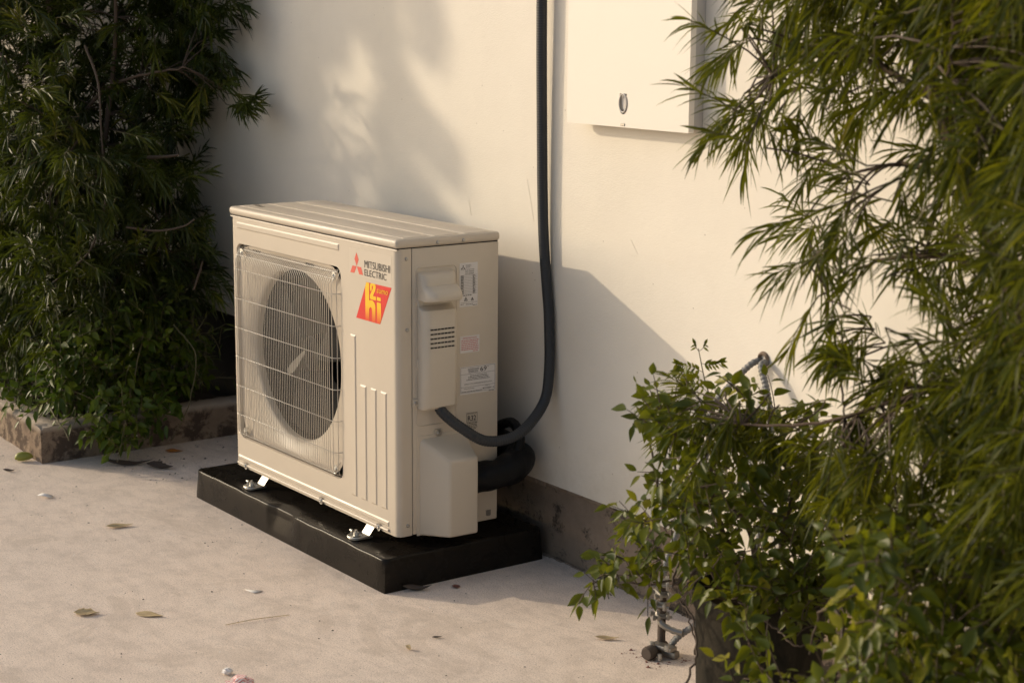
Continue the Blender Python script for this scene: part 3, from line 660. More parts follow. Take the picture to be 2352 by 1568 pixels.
# ------------------------------------------------------------------ spiral conduits and earth rod
def spiral(name, pts, r, label):
    P = spline(pts, 400); d = np.r_[0, np.cumsum(np.linalg.norm(np.diff(P, axis=0), axis=1))]; dd = np.arange(0, d[-1], .0014)
    P = np.stack([np.interp(dd, d, P[:, k]) for k in range(3)], 1)
    b = MB(); b.tube(P, [r*(1+.10*math.sin(2*math.pi*s/.0085)) for s in dd], 12); o = b.build(name, M_spiral, ang=80); return tag(o, label, 'conduit')
spiral('spiral_conduit', [wallp(1.545, .602, -.01), wallp(1.54, .597, .02), wallp(1.505, .556, .035), wallp(1.462, .495, .05), (1.455, .335, .40), (1.462, .27, .28), (1.468, .224, .20), (1.472, .21, .165)], .0066, 'pale corrugated conduit running from the wall hole down left to the earth rod')
spiral('spiral_conduit', [wallp(1.562, .602, -.01), wallp(1.567, .598, .02), wallp(1.595, .560, .032), wallp(1.62, .50, .04), (1.64, .33, .38), (1.66, .28, .25), (1.63, .26, .13), (1.55, .24, .08), (1.51, .222, .045), (1.492, .212, .016)], .0066, 'pale corrugated conduit running from the wall hole down right to the floor clamp')
wh = MB(); wh.lathe([(.008, .0), (.009, -.004), (.012, -.006), (.015, -.003), (.016, 0)], (0, 0, 0), 18, 'Y')
o = wh.build('wall_grommet', M_plinth); o.location = wallp(1.553, .606, .001); tag(o, 'ragged mortar patch round the pale conduits where they enter the wall', 'wall hole')
rod = empty('earth_rod', (1.474, .206, 0), 0, label='dark earth rod with stacked metal clamps, standing in the floor left of the plant pot', cat='earth rod')
b = MB(); b.tube([(0, 0, -.02), (0, 0, .06), (0, 0, .15)], .0085, 14); b.build('rod', M_dryd, rod)
def clamp(z, wv, hh, rz, name='clamp'):
    b = MB(); m = Matrix.Translation((0, 0, z)) @ Matrix.Rotation(rz, 4, 'Z')
    b.rbox(-wv, wv, -.013, -.006, -hh/2, hh/2, .002, 2, m); b.rbox(-wv, wv, .006, .013, -hh/2, hh/2, .002, 2, m); b.rbox(-.0095, .0095, -.0115, .0115, -hh/2, hh/2, .003, 2, m)
    o = b.build(name, M_clamp, rod)
    for s in (-1, 1):
        b = MB(); b.tube([m @ Vector((s*wv*.74, -.022, 0)), m @ Vector((s*wv*.74, .018, 0))], .003, 8); b.tube([m @ Vector((s*wv*.74, -.0215, 0)), m @ Vector((s*wv*.74, -.0155, 0))], .0058, 6); b.build('clamp_screw', M_steel, o)
clamp(.150, .026, .016, -.7); clamp(.128, .022, .014, -.4); clamp(.106, .024, .014, -.95); clamp(.082, .017, .012, -.5)
b = MB(); b.tube(spline([(-.006, -.005, .09), (.01, -.01, .07), (.03, 0, .06), (.05, .012, .056)], 12), .006, 8, wob=lambda i, k: 1+.2*((i+k) % 2)); b.build('braided_strap', M_steel, rod)
fl = empty('floor_clamp', (1.482, .192, 0), .25, label='round dark clamp fitting lying on the floor at the foot of the earth rod', cat='clamp')
b = MB(); b.lathe([(.0, -.026), (.0115, -.026), (.014, -.022), (.014, -.004), (.011, 0), (.011, .04)], (-.004, -.012, .014), 20, 'Y'); b.build('round_cap', M_dryd, fl)
b = MB(); b.rbox(-.014, .038, -.012, .012, .018, .028, .003, 2); b.rbox(-.004, .040, .0, .020, .001, .016, .004, 2); b.build('clamp_plate', M_steel, fl)
for q in ((-.007, -.014, .027), (.028, -.010, .027), (.018, -.022, .009)):
    b = MB(); b.lathe([(0, .007), (.005, .006), (.0055, 0), (.0055, -.006)], q, 8); b.build('clamp_screw', M_zinc, fl)

# ------------------------------------------------------------------ foliage machinery
def leaf_mesh(name, m, P, D, NN, Ln, Wd, droop, tint, profile, parent=None, fold=.25, curl=None, sticks=None, stick_mat=None):
    n = len(P); rows = len(profile)
    D = D/np.linalg.norm(D, axis=1, keepdims=True); S = np.cross(D, NN); S /= np.linalg.norm(S, axis=1, keepdims=True)+1e-9; NN = np.cross(S, D)
    V = np.empty((n, rows, 3, 3)); ts = np.linspace(0, 1, rows)
    for j, (t, wf) in enumerate(zip(ts, profile)):
        c_ = P + D*(Ln*t)[:, None]; c_[:, 2] -= droop*Ln*t*t
        if curl is not None: c_ += S*(curl*Ln*t*t)[:, None]
        hw = (Wd*wf*.5)[:, None]
        V[:, j, 0] = c_-S*hw+NN*hw*fold; V[:, j, 1] = c_-NN*hw*fold; V[:, j, 2] = c_+S*hw+NN*hw*fold
    V = V.reshape(-1, 3); base = np.arange(n)[:, None]*(rows*3); F = []
    for j in range(rows-1):
        for k in range(2):
            a = j*3+k; F.append(np.stack([base[:, 0]+a, base[:, 0]+a+1, base[:, 0]+a+4, base[:, 0]+a+3], 1))
    F = np.concatenate(F).astype(np.int32); T = np.repeat(tint, rows*3)
    return raw_mesh(name, m, V, F, T, parent)
def raw_mesh(name, m, V, F, T=None, parent=None):
    me = bpy.data.meshes.new(name); me.vertices.add(len(V)); me.vertices.foreach_set('co', V.astype(np.float32).ravel())
    me.loops.add(F.size); me.loops.foreach_set('vertex_index', F.ravel().astype(np.int32)); me.polygons.add(len(F))
    me.polygons.foreach_set('loop_start', np.arange(len(F), dtype=np.int32)*F.shape[1]); me.polygons.foreach_set('loop_total', np.full(len(F), F.shape[1], np.int32))
    me.polygons.foreach_set('use_smooth', np.ones(len(F), bool)); me.update(calc_edges=True)
    if T is not None: a = me.attributes.new('tint', 'FLOAT', 'POINT'); a.data.foreach_set('value', T.astype(np.float32))
    me.materials.append(m); o = bpy.data.objects.new(name, me); COL.objects.link(o)
    if parent: o.parent = parent
    return o
def stick_mesh(name, m, A, B, ra, rb, sag=0.0, parent=None, rg=None):
    n = len(A); K = 4; V = np.empty((n, K, 3, 3)); D = B-A; Ld = np.linalg.norm(D, axis=1, keepdims=True)+1e-9; D = D/Ld
    U = np.cross(D, [0.3, .2, .9]); U /= np.linalg.norm(U, axis=1, keepdims=True)+1e-9; W_ = np.cross(D, U)
    bow = (rg.normal(0, .06, (n, 1)) if rg is not None else 0)*Ld
    for j in range(K):
        t = j/(K-1); c_ = A+(B-A)*t + U*bow*(t*(1-t)*4); c_[:, 2] += sag*Ld[:, 0]*t*(1-t); r_ = ra*(1-t)+rb*t
        for k in range(3):
            a = 2*math.pi*k/3; V[:, j, k] = c_+(U*math.cos(a)+W_*math.sin(a))*r_
    V = V.reshape(-1, 3); base = np.arange(n)*(K*3); F = []
    for j in range(K-1):
        for k in range(3): F.append(np.stack([base+j*3+k, base+j*3+(k+1) % 3, base+(j+1)*3+(k+1) % 3, base+(j+1)*3+k], 1))
    return raw_mesh(name, m, V, np.concatenate(F), None, parent)
def unit(v_): return v_/(np.linalg.norm(v_, axis=-1, keepdims=True)+1e-9)
def shoots(rg, C, A, tl, nl, ll, spread=1.0):
    """leafy shoots: C bases, A axes, tl twig lengths; returns leaves and twig ends"""
    n = len(C); A = unit(A); E_ = C+A*tl[:, None]
    up = np.tile([0, 0, 1.0], (n, 1))+rg.normal(0, .3, (n, 3)); U = unit(np.cross(A, up)); W_ = np.cross(A, U)
    t = (np.arange(nl)+.5)/nl; ph = rg.uniform(0, 6.28, (n, 1))+np.arange(nl)[None]*2.4
    Pp = C[:, None]+A[:, None]*(tl[:, None]*(.15+.85*t[None]))[..., None]
    rad = U[:, None]*np.cos(ph)[..., None]+W_[:, None]*np.sin(ph)[..., None]
    op = (1.05-.75*t[None])*spread*rg.uniform(.7, 1.25, (n, nl))
    Dd = unit(A[:, None]+rad*op[..., None]); Nn = unit(A[:, None]*.9-rad*.5+rg.normal(0, .35, (n, nl, 3)))
    Ll = ll*rg.uniform(.65, 1.15, (n, nl))*(1-.25*np.abs(t[None]-.5)*2)
    return Pp.reshape(-1, 3), Dd.reshape(-1, 3), Nn.reshape(-1, 3), Ll.ravel(), E_
NARROW = [.25, .85, 1.0, .75, .05]
OVATE = [.12, .75, 1.0, .82, .45, .03]
def inside(poly, x, y):
    c = np.zeros(len(x), bool); n = len(poly); j = n-1
    for i in range(n):
        xi, yi = poly[i]; xj, yj = poly[j]
        c ^= ((yi > y) != (yj > y)) & (x < (xj-xi)*(y-yi)/(yj-yi+1e-9)+xi); j = i
    return c
def scatter(rg, poly, n, d0, d1, clear=.05, holes=()):
    xs = [p[0] for p in poly]; ys = [p[1] for p in poly]; out = []; tot = 0
    while tot < n:
        x = rg.uniform(min(xs), max(xs), 4000); y = rg.uniform(min(ys), max(ys), 4000); k = inside(poly, x, y)
        for (hx_, hy_, hr) in holes: k &= ((x-hx_)**2+(y-hy_)**2 > hr*hr)
        x, y = x[k], y[k]; d_ = rg.uniform(0, 1, len(x))
        a0 = d0(x, y) if callable(d0) else d0; a1 = d1(x, y) if callable(d1) else d1; d_ = a0+(a1-a0)*d_
        p = CAM+(FWD[None]+RT[None]*((x-1176)/FPX)[:, None]-UP[None]*((y-784)/FPX)[:, None])*d_[:, None]
        ok = (p[:, 1] < wall_y(p[:, 0])-clear) & (p[:, 2] > .03); p = p[ok]; out.append(p); tot += len(p)
        if len(out) > 60: break
    return np.concatenate(out)[:n]
def nearest(B, C):
    idx = np.empty(len(C), int); dist = np.empty(len(C))
    for i in range(0, len(C), 500):
        dd_ = np.linalg.norm(C[i:i+500, None]-B[None], axis=2); idx[i:i+500] = dd_.argmin(1); dist[i:i+500] = dd_.min(1)
    return idx, dist
def limbs(name, lines, m, parent, n=26):
    b = MB(); pts = []
    for L_, r0, r1 in lines:
        P = spline(L_, n); P += np.random.default_rng(len(pts)+3).normal(0, .0015, P.shape); b.tube(P, [r0+(r1-r0)*i/(n-1) for i in range(n)], 8); pts.append(P)
    return b.build(name, m, parent, ang=80), np.concatenate(pts)
FOL = __import__('os').environ.get('NOFOL') is None

def feathery(name, loc, label, polys, lines, seed, leafmat, ll, lw, tl, nl, axis_fn, group=None, bark=M_bark, droop=.35, extra_tint=0, conn=.22):
    rg = np.random.default_rng(seed); root = empty(name, loc, 0, label=label, cat='shrub', group=group)
    _, LP = limbs('trunk', lines, bark, root)
    C = np.concatenate([scatter(rg, *p) if isinstance(p, tuple) else p for p in polys])
    A = axis_fn(rg, C); TL = tl*rg.uniform(.6, 1.25, len(C))
    P, D, NN, Ln, E_ = shoots(rg, C, A, TL, nl, ll); n = len(P)
    ti = np.clip(rg.beta(2, 3.2, len(C))+extra_tint, 0, 1); ti = np.clip(np.repeat(ti, nl)+rg.normal(0, .10, n), 0, 1)
    leaf_mesh('foliage', leafmat, P, D, NN, Ln, lw*rg.uniform(.75, 1.2, n), droop*rg.uniform(.3, 1.6, n), ti, NARROW, root, curl=rg.normal(0, .12, n))
    stick_mesh('twigs', M_twig, C, E_, .0016, .0007, .1, root, rg)
    # short side stems joining shoots back to the limbs
    ix, ds = nearest(LP, C); ix2, ds2 = ix.copy(), ds
    mid = C-A/np.linalg.norm(A, axis=1, keepdims=True)*.0; near = ds < conn
    stick_mesh('side_stems', M_twigd, LP[ix[near]], C[near], .0022, .0016, .25, root, rg)
    for o in root.children: o.matrix_parent_inverse = Matrix.Translation(-Vector(loc))
    return root, LP

if FOL:
    W_AT = lambda px, py, dback: at(px, py, dback)
    # ---- left feathery shrubs in the planting bed
    def depth_wall(x, y):                # distance to the wall face along the view through (x, y)
        v_ = FWD[None]+RT[None]*((x-1176)/FPX)[:, None]-UP[None]*((y-784)/FPX)[:, None]
        t_ = math.tan(WROT); return (.4105+t_*CAM[0]-CAM[1])/(v_[:, 1]-t_*v_[:, 0])
    def bed(x, y, ox=0.0, oy=0.0):       # distance to the outer faces of the planting bed
        v_ = FWD[None]+RT[None]*((x-1176)/FPX)[:, None]-UP[None]*((y-784)/FPX)[:, None]
        return np.maximum((-.25-oy-CAM[1])/v_[:, 1], (-.63+ox-CAM[0])/v_[:, 0])
    dl0 = lambda x, y: np.minimum(bed(x, y), depth_wall(x, y)-.25)
    dl1 = lambda x, y: np.minimum(depth_wall(x, y)-.05, dl0(x, y)+.80)
    edge = [(-420, -700), (500, -700), (520, -20), (500, 80), (470, 150), (480, 215), (440, 300), (405, 345), (440, 400), (425, 470), (455, 540), (450, 610), (440, 690), (300, 760), (150, 800), (-20, 830), (-420, 900)]
    rg_h = np.random.default_rng(611)
    def trim(p):                         # keep the crown's sunny upper corner open
        g_ = .41-p[:, 1]; return p[~((p[:, 0]+1.55*g_ > -.48) & (p[:, 2]-.66*g_ > .66))]
    def ax_left(rg, C):
        c0 = np.array([-1.5, .1, .2]); o = C-c0; o[:, 2] *= .25; o = unit(o); return o*.55+rg.normal(0, .45, C.shape)+np.array([.12, -.25, -.10])
    def W(x, y, z): return (x, y, z)
    lines = [([W(-1.25, .02, .08), W(-1.3, .0, .5), W(-1.22, .05, 1.0), W(-1.3, 0, 1.6), W(-1.25, 0, 2.2)], .022, .008),
             ([W(-1.25, .02, .3), W(-1.1, .08, .7), W(-1.0, .12, 1.1), W(-.9, .1, 1.5)], .013, .004), ([W(-1.28, 0, .5), W(-1.5, -.1, .9), W(-1.6, -.15, 1.4), W(-1.65, -.1, 2.0)], .013, .004),
             ([W(-1.25, .02, .45), W(-1.05, -.05, .75), W(-.92, -.1, .95)], .009, .003), ([W(-1.22, .05, .9), W(-1.0, .1, 1.05), W(-.80, .16, 1.10), W(-.66, .2, 1.12)], .007, .002),
             ([W(-1.25, 0, .25), W(-1.0, .1, .45), W(-.85, .2, .6)], .009, .003), ([W(-1.25, 0, .3), W(-1.15, .1, .5), W(-1.0, .25, .55), W(-.8, .30, .50)], .007, .002)]
    lines2 = [([W(-2.0, .0, .08), W(-1.95, -.05, .6), W(-2.05, 0, 1.2), W(-2.0, 0, 2.1)], .022, .008), ([W(-1.97, 0, .5), W(-1.75, -.1, .9), W(-1.6, -.15, 1.3)], .012, .004),
              ([W(-2, 0, .4), W(-2.3, -.1, .8), W(-2.4, -.1, 1.5)], .012, .004), ([W(-1.95, -.05, .3), W(-1.7, -.15, .5), W(-1.5, -.2, .7)], .01, .003)]
    tip = np.array([at(x, y, d_) for x, y, d_ in ((520, 215, 5.02), (545, 235, 5.0), (560, 250, 5.0), (575, 240, 4.98), (545, 262, 5.0), (500, 205, 5.05), (520, 240, 5.02), (500, 60, 5.05), (520, 10, 5.05), (470, 180, 5.08), (490, 95, 5.05), (455, 500, 5.1), (480, 640, 5.1), (470, 660, 5.08), (450, 330, 5.1), (430, 400, 5.1), (440, 420, 5.1))])
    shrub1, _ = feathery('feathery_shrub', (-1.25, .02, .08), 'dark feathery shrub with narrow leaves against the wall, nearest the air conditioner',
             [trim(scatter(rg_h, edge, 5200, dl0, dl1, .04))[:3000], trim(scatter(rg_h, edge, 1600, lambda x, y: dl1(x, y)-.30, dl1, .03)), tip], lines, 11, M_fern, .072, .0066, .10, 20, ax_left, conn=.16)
    edge2 = [(-900, -500), (-60, -500), (200, 200), (230, 500), (180, 760), (-20, 820), (-900, 900)]
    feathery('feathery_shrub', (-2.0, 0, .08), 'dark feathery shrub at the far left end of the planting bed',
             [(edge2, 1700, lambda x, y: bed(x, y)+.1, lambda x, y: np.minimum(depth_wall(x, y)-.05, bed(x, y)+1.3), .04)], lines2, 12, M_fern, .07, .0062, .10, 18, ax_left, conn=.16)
    # long bare stems that hang through the left shrub
    Ls = [([(195, 105, 4.93), (225, 190, 4.92), (232, 300, 4.92), (240, 395, 4.93)]), ([(180, 320, 4.95), (130, 400, 4.95), (115, 460, 4.96), (122, 520, 4.97)]), ([(245, 450, 4.90), (225, 530, 4.9), (195, 590, 4.9), (120, 650, 4.95)]),
          ([(290, 522, 4.88), (360, 530, 4.87), (420, 520, 4.87), (447, 503, 4.87)]), ([(340, 362, 4.95), (380, 360, 4.9), (410, 356, 4.88)]), ([(0, 120, 5.1), (20, 160, 5.1), (10, 230, 5.1)]), ([(445, 665, 5.0), (460, 620, 4.98), (465, 600, 4.97)])]
    for k, q in enumerate(Ls):
        b = MB(); P = spline([at(*p) for p in q], 24); b.tube(P, [(.0038 if k != 4 else .006)*(1-.4*i/23) for i in range(24)], 7)
        o = b.build('bare_stem', M_twigd, shrub1, ang=80); o.matrix_parent_inverse = Matrix.Translation(-Vector(shrub1.location))

    # ---- broad-leaved creeper spilling over the kerb
    def creeper(name, loc, label, polys, seed, leafmat, ll, ratio, hang, stems, group=None, twm=M_twig, cat='creeper', lean=(0, -.3, .35), per=5, tint=0.0):
        rg = np.random.default_rng(seed); root = empty(name, loc, 0, label=label, cat=cat, group=group)
        C = np.concatenate([scatter(rg, *p) if isinstance(p, tuple) else p for p in polys]); n = len(C)
        A = unit(rg.normal(0, .55, (n, 3))+np.array(lean)+np.array([0, 0, hang])); TL = ll*rg.uniform(.9, 2.2, n); E_ = C+A*TL[:, None]
        U = unit(np.cross(A, rg.normal(0, 1, (n, 3)))); W_ = np.cross(A, U); Pp, Dd, Nn, Ll, Ti = [], [], [], [], []
        tb = np.clip(rg.beta(2, 3, n)+tint, 0, 1)
        for k in range(per):
            t = (k+1)/per; ph = k*math.pi+rg.normal(0, .35, n); rad = U*np.cos(ph)[:, None]+W_*np.sin(ph)[:, None]
            Pp.append(C+A*(TL*t)[:, None]+rad*.004); Dd.append(unit(rad*(1.0 if k < per-1 else .1)+A*.55+rg.normal(0, .2, (n, 3))+np.array([0, 0, -.12])))
            Nn.append(unit(np.array([.15, -.45, .75])+rg.normal(0, .5, (n, 3)))); Ll.append(ll*rg.uniform(.6, 1.15, n)*(1-.22*t)); Ti.append(np.clip(tb+.12*t+rg.normal(0, .08, n), 0, 1))
        P_, D_, N_, L_, T_ = map(np.concatenate, (Pp, Dd, Nn, Ll, Ti))
        leaf_mesh('foliage', leafmat, P_, D_, N_, L_, L_*ratio*rg.uniform(.85, 1.15, len(L_)), rg.uniform(.05, .5, len(L_)), T_, OVATE, root, fold=.22, curl=rg.normal(0, .12, len(L_)))
        stick_mesh('twigs', twm, C, E_, .0014, .0008, .1, root, rg)
        if stems: limbs('stems', stems, twm, root)
        for o in root.children: o.matrix_parent_inverse = Matrix.Translation(-Vector(loc))
        return root
    cre = [(0, 870), (120, 800), (220, 740), (330, 700), (430, 730), (470, 800), (465, 890), (380, 940), (250, 950), (120, 930), (30, 950)]
    spill = [(210, 930), (420, 930), (380, 975), (300, 1010), (270, 1055), (245, 1000)]
    stems = [([at(400, 745, 5.0), at(450, 820, 4.95), at(430, 940, 4.95), at(395, 1010, 4.95)], .002, .001), ([at(90, 960, 4.98), at(130, 900, 4.92), at(190, 905, 4.9), at(235, 940, 4.88)], .002, .001), ([at(95, 900, 4.95), at(130, 960, 4.86), at(160, 1010, 4.82)], .0025, .0015),
             ([at(330, 760, 5.0), at(300, 900, 4.95), at(285, 990, 4.85), at(270, 1060, 4.83)], .0025, .001)]
    creeper('creeper', (-.8, -.15, .1), 'broad leaved green creeper at the foot of the left shrub, spilling over the kerb',
            [(cre, 560, lambda x, y: bed(x, y)-.03, lambda x, y: np.minimum(bed(x, y)+.35, depth_wall(x, y)-.05), .03), (spill, 62, lambda x, y: bed(x, y, .05)-.10, lambda x, y: bed(x, y, .04)-.01, .03)], 21, M_vine, .040, .56, -.1, stems, tint=.08)
    creeper('creeper', (-.72, .25, .12), 'sparse leafy sprigs against the black mesh behind the air conditioner',
            [([(440, 700), (510, 760), (520, 860), (450, 900)], 16, 5.02, 5.12, .03)], 22, M_fern, .05, .13, .1, None, per=7)

    # ---- right feathery tree in front of the wall
    hr = [(2230, 560, 26), (2290, 420, 22), (2150, 760, 26), (2250, 860, 24), (2100, 560, 22), (1995, 290, 62), (1885, 790, 62), (1840, 720, 40), (2080, 470, 26), (2180, 330, 24), (2260, 700, 22), (2000, 560, 24), (2120, 620, 22), (1920, 440, 20), (2060, 700, 24)]
    up_ = [(1775, -260), (1735, 10), (1710, 120), (1700, 230), (1750, 300), (1850, 330), (1900, 420), (1860, 520), (1880, 640), (1960, 720), (2080, 860), (2130, 1050), (2480, 1150), (2500, -260)]
    dr0, dr1 = (lambda x, y: 2.62-(x-1650)/750*.62), (lambda x, y: 2.98-(x-1650)/750*.50)
    dense = [(2180, -260), (2230, 100), (2260, 350), (2320, 600), (2330, 900), (2300, 1150), (2500, 1150), (2500, -260)]
    top = [(1750, -300), (1790, 60), (2200, 130), (2300, 200), (2500, 200), (2500, -300)]
    def ax_right(rg, C): return RT*(-.38)+np.array([0, 0, -.45])+rg.normal(0, .62, C.shape)
    tr = [([at(2560, 1560, 2.35), at(2440, 1150, 2.35), at(2365, 850, 2.35), at(2325, 650, 2.37), at(2225, 430, 2.4), at(2165, 250, 2.42), at(2110, 80, 2.45), at(2080, -250, 2.45)], .019, .011),
          ([at(2380, 900, 2.35), at(2420, 500, 2.3), at(2400, 100, 2.3), at(2380, -200, 2.3)], .011, .006),
          ([at(2160, 240, 2.42), at(2020, 150, 2.5), at(1880, 120, 2.6), at(1780, 170, 2.68)], .006, .002), ([at(2225, 430, 2.4), at(2080, 380, 2.5), at(1950, 400, 2.6)], .005, .002),
          ([at(2330, 650, 2.37), at(2180, 590, 2.5), at(2020, 600, 2.6), at(1930, 640, 2.65)], .005, .002), ([at(2380, 880, 2.35), at(2280, 868, 2.4), at(2130, 890, 2.48), at(2000, 940, 2.55), at(1850, 975, 2.62), at(1700, 975, 2.7)], .0052, .0018),
          ([at(2185, -100, 2.2), at(2190, 60, 2.2), at(2178, 180, 2.22)], .003, .0015), ([at(1900, 660, 2.6), at(1903, 760, 2.6), at(1935, 900, 2.6), at(1945, 1000, 2.62)], .0028, .0012), ([at(2110, 80, 2.45), at(1980, -40, 2.5), at(1850, -60, 2.6)], .006, .003)]
    low = [(1600, 930), (1750, 950), (2000, 890), (2250, 850), (2480, 900), (2500, 1360), (2200, 1290), (2030, 1190), (1900, 1080), (1730, 1000), (1600, 985)]
    tips = np.array([at(x, y, d_) for x, y, d_ in ((1700, 60, 2.7), (1690, 100, 2.7), (1710, 215, 2.65), (1680, 265, 2.65), (1720, 330, 2.6), (1760, 340, 2.6), (1860, 560, 2.6), (1850, 600, 2.6), (1850, 500, 2.6), (1880, 680, 2.6), (1640, 920, 2.75), (1600, 960, 2.75), (1700, 920, 2.7), (1970, 780, 2.6), (1975, 800, 2.6), (1940, 770, 2.6), (1720, 80, 2.7), (1700, 260, 2.65), (1960, 820, 2.6), (1570, 940, 2.8), (1620, 925, 2.8), (1665, 900, 2.8), (1600, 900, 2.82), (1640, 955, 2.78), (1720, 925, 2.75), (1765, 905, 2.75), (1790, 930, 2.7), (1680, 950, 2.78))])
    feathery('feathery_tree', (2.75, -.55, 0), 'leaning narrow leaved tree in the right foreground, hanging across the cabinet corner',
             [(up_, 310, dr0, dr1, .06, hr), (dense, 230, dr0, dr1, .06, hr), (top, 210, dr0, dr1, .06), (low, 165, dr0, dr1, .06), tips], tr, 31, M_fern2, .066, .0047, .085, 16, ax_right, conn=.20, droop=.35)

    # ---- broad-leaved shrub in the pot and its neighbours
    bl = [(1500, 940), (1560, 915), (1650, 905), (1760, 930), (1900, 1000), (2020, 1080), (2050, 1240), (1960, 1370), (1820, 1370), (1700, 1340), (1620, 1330), (1560, 1290), (1490, 1290), (1450, 1230), (1470, 1150), (1530, 1090), (1520, 1010)]
    sprays = [(1340, 1340), (1420, 1300), (1500, 1250), (1540, 1300), (1500, 1350), (1430, 1350), (1440, 1400), (1400, 1390)]
    pot_c = (1.93, .03)
    root = creeper('potted_shrub', (pot_c[0], pot_c[1], 0), 'sprawling shrub with small oval leaves in a tall dark pot beside the earth rod',
            [(bl, 420, 2.72, 3.12, .04), (sprays, 24, 3.0, 3.1, .04), ([(1650, 1330), (1900, 1340), (1880, 1440), (1700, 1420)], 60, 2.72, 2.84, .04), ([(1490, 920), (1560, 920), (1540, 1000), (1500, 1060)], 10, 2.95, 3.05, .04)],
            41, M_broad, .036, .52, .05, [
            ([(1.93, .03, .24), at(1720, 1220, 3.0), at(1640, 1130, 3.02), at(1560, 1060, 3.0)], .006, .002), ([(1.93, .03, .24), at(1640, 1300, 2.95), at(1570, 1330, 2.95), at(1545, 1340, 2.95), at(1560, 1290, 2.95), at(1610, 1240, 2.95)], .004, .002),
            ([(1.92, .02, .24), at(1660, 1310, 3.0), at(1540, 1335, 3.02), at(1440, 1340, 3.05), at(1370, 1345, 3.07)], .0035, .001), ([at(1520, 1170, 3.0), at(1500, 1060, 3.02), at(1497, 1000, 3.03), at(1540, 960, 3.02)], .0028, .0012),
            ([(1.93, .03, .24), at(1640, 1150, 2.95), at(1636, 1060, 2.98), at(1650, 1100, 2.98)], .006, .004), ([at(1600, 1500, 2.95), at(1590, 1440, 2.94), at(1570, 1380, 2.94), at(1600, 1350, 2.93)], .0016, .001),
            ([at(1575, 1568, 2.88), at(1600, 1500, 2.9), at(1592, 1420, 2.92), at(1560, 1370, 2.95), at(1590, 1330, 2.95)], .0022, .0012), ([at(1700, 1380, 2.78), at(1780, 1440, 2.74), at(1830, 1480, 2.7), at(1900, 1460, 2.7)], .0025, .001),
            ([(1.94, .04, .24), (1.95, .06, .40), (2.0, .05, .55)], .007, .003), ([(1.92, .0, .24), (1.86, -.04, .36), (1.80, -.02, .48)], .005, .002)], cat='potted plant', twm=M_twigd, per=5)
    P0 = Vector((pot_c[0], pot_c[1], 0))
    b = MB(); prof = [(.0, .004), (.100, .004), (.104, .02), (.1105, .20), (.1125, .270), (.1165, .272), (.119, .282), (.119, .292), (.116, .300), (.1125, .300), (.110, .292), (.1085, .25), (.0, .245)]
    b.lathe(prof, (0, 0, 0), 56); b.build('pot', M_potm, root, ang=50)
    b = MB(); b.lathe([(0, .262), (.05, .266), (.1075, .258)], (0, 0, 0), 30); b.build('potting_soil', M_soil, root)
    # jasmine sprig with small paired leaflets
    spr = empty('climbing_sprig', (1.72, .18, .3), 0, label='upright sprig with small paired leaflets in front of the shadow edge on the wall', cat='sprig')
    dS = 3.12; main = spline([at(1640, 1000, dS), at(1632, 920, dS), at(1618, 870, dS), at(1608, 820, dS), at(1604, 800, dS)], 22)
    subs = [spline([main[12], at(1590, 842, dS-.02), at(1568, 840, dS-.03), at(1556, 836, dS-.04)], 9), spline([main[14], at(1635, 838, dS), at(1655, 832, dS)], 7), spline([main[9], at(1600, 868, dS-.02), at(1580, 858, dS-.03), at(1560, 853, dS-.03)], 9),
            spline([main[7], at(1605, 885, dS-.02), at(1590, 878, dS-.03), at(1576, 880, dS-.03)], 7), spline([main[19], at(1614, 800, dS), at(1618, 792, dS)], 4), spline([main[19], at(1600, 800, dS), at(1597, 792, dS)], 4)]
    b = MB(); b.tube(main, [.0016-.0009*i/21 for i in range(22)], 6)
    for s_ in subs: b.tube(s_, .0006, 5)
    o = b.build('stem', M_twig, spr); o.matrix_parent_inverse = Matrix.Translation(-Vector(spr.location))
    Pp, Dd, Ln = [], [], []
    for s_ in subs:
        for i in range(1, len(s_)):
            t_ = s_[i]-s_[i-1]; t_ = t_/np.linalg.norm(t_)
            for sg in (-1, 1):
                if len(s_) < 5 and i < 2: continue
                Pp.append(s_[i]); Dd.append(t_*.8+UP*sg*.75+np.array([0, 0, -.1])); Ln.append(.016 if len(s_) > 5 else .011)
        Pp.append(s_[-1]); Dd.append(s_[-1]-s_[-2]); Ln.append(.02)
    rgj = np.random.default_rng(5); n = len(Pp); Dd = unit(np.array(Dd)); Ln = np.array(Ln)*rgj.uniform(.7, 1.2, n)
    o = leaf_mesh('leaflets', M_broad, np.array(Pp), Dd, np.tile(-FWD, (n, 1))+rgj.normal(0, .4, (n, 3)), Ln, Ln*.38, rgj.uniform(0, .3, n), rgj.uniform(.35, .8, n), OVATE, spr); o.matrix_parent_inverse = Matrix.Translation(-Vector(spr.location))
    # lower right foreground shrub
    lr = [(1930, 1240), (2050, 1200), (2200, 1230), (2480, 1210), (2500, 1720), (1760, 1720), (1800, 1600), (1930, 1560), (1990, 1480), (1940, 1420)]
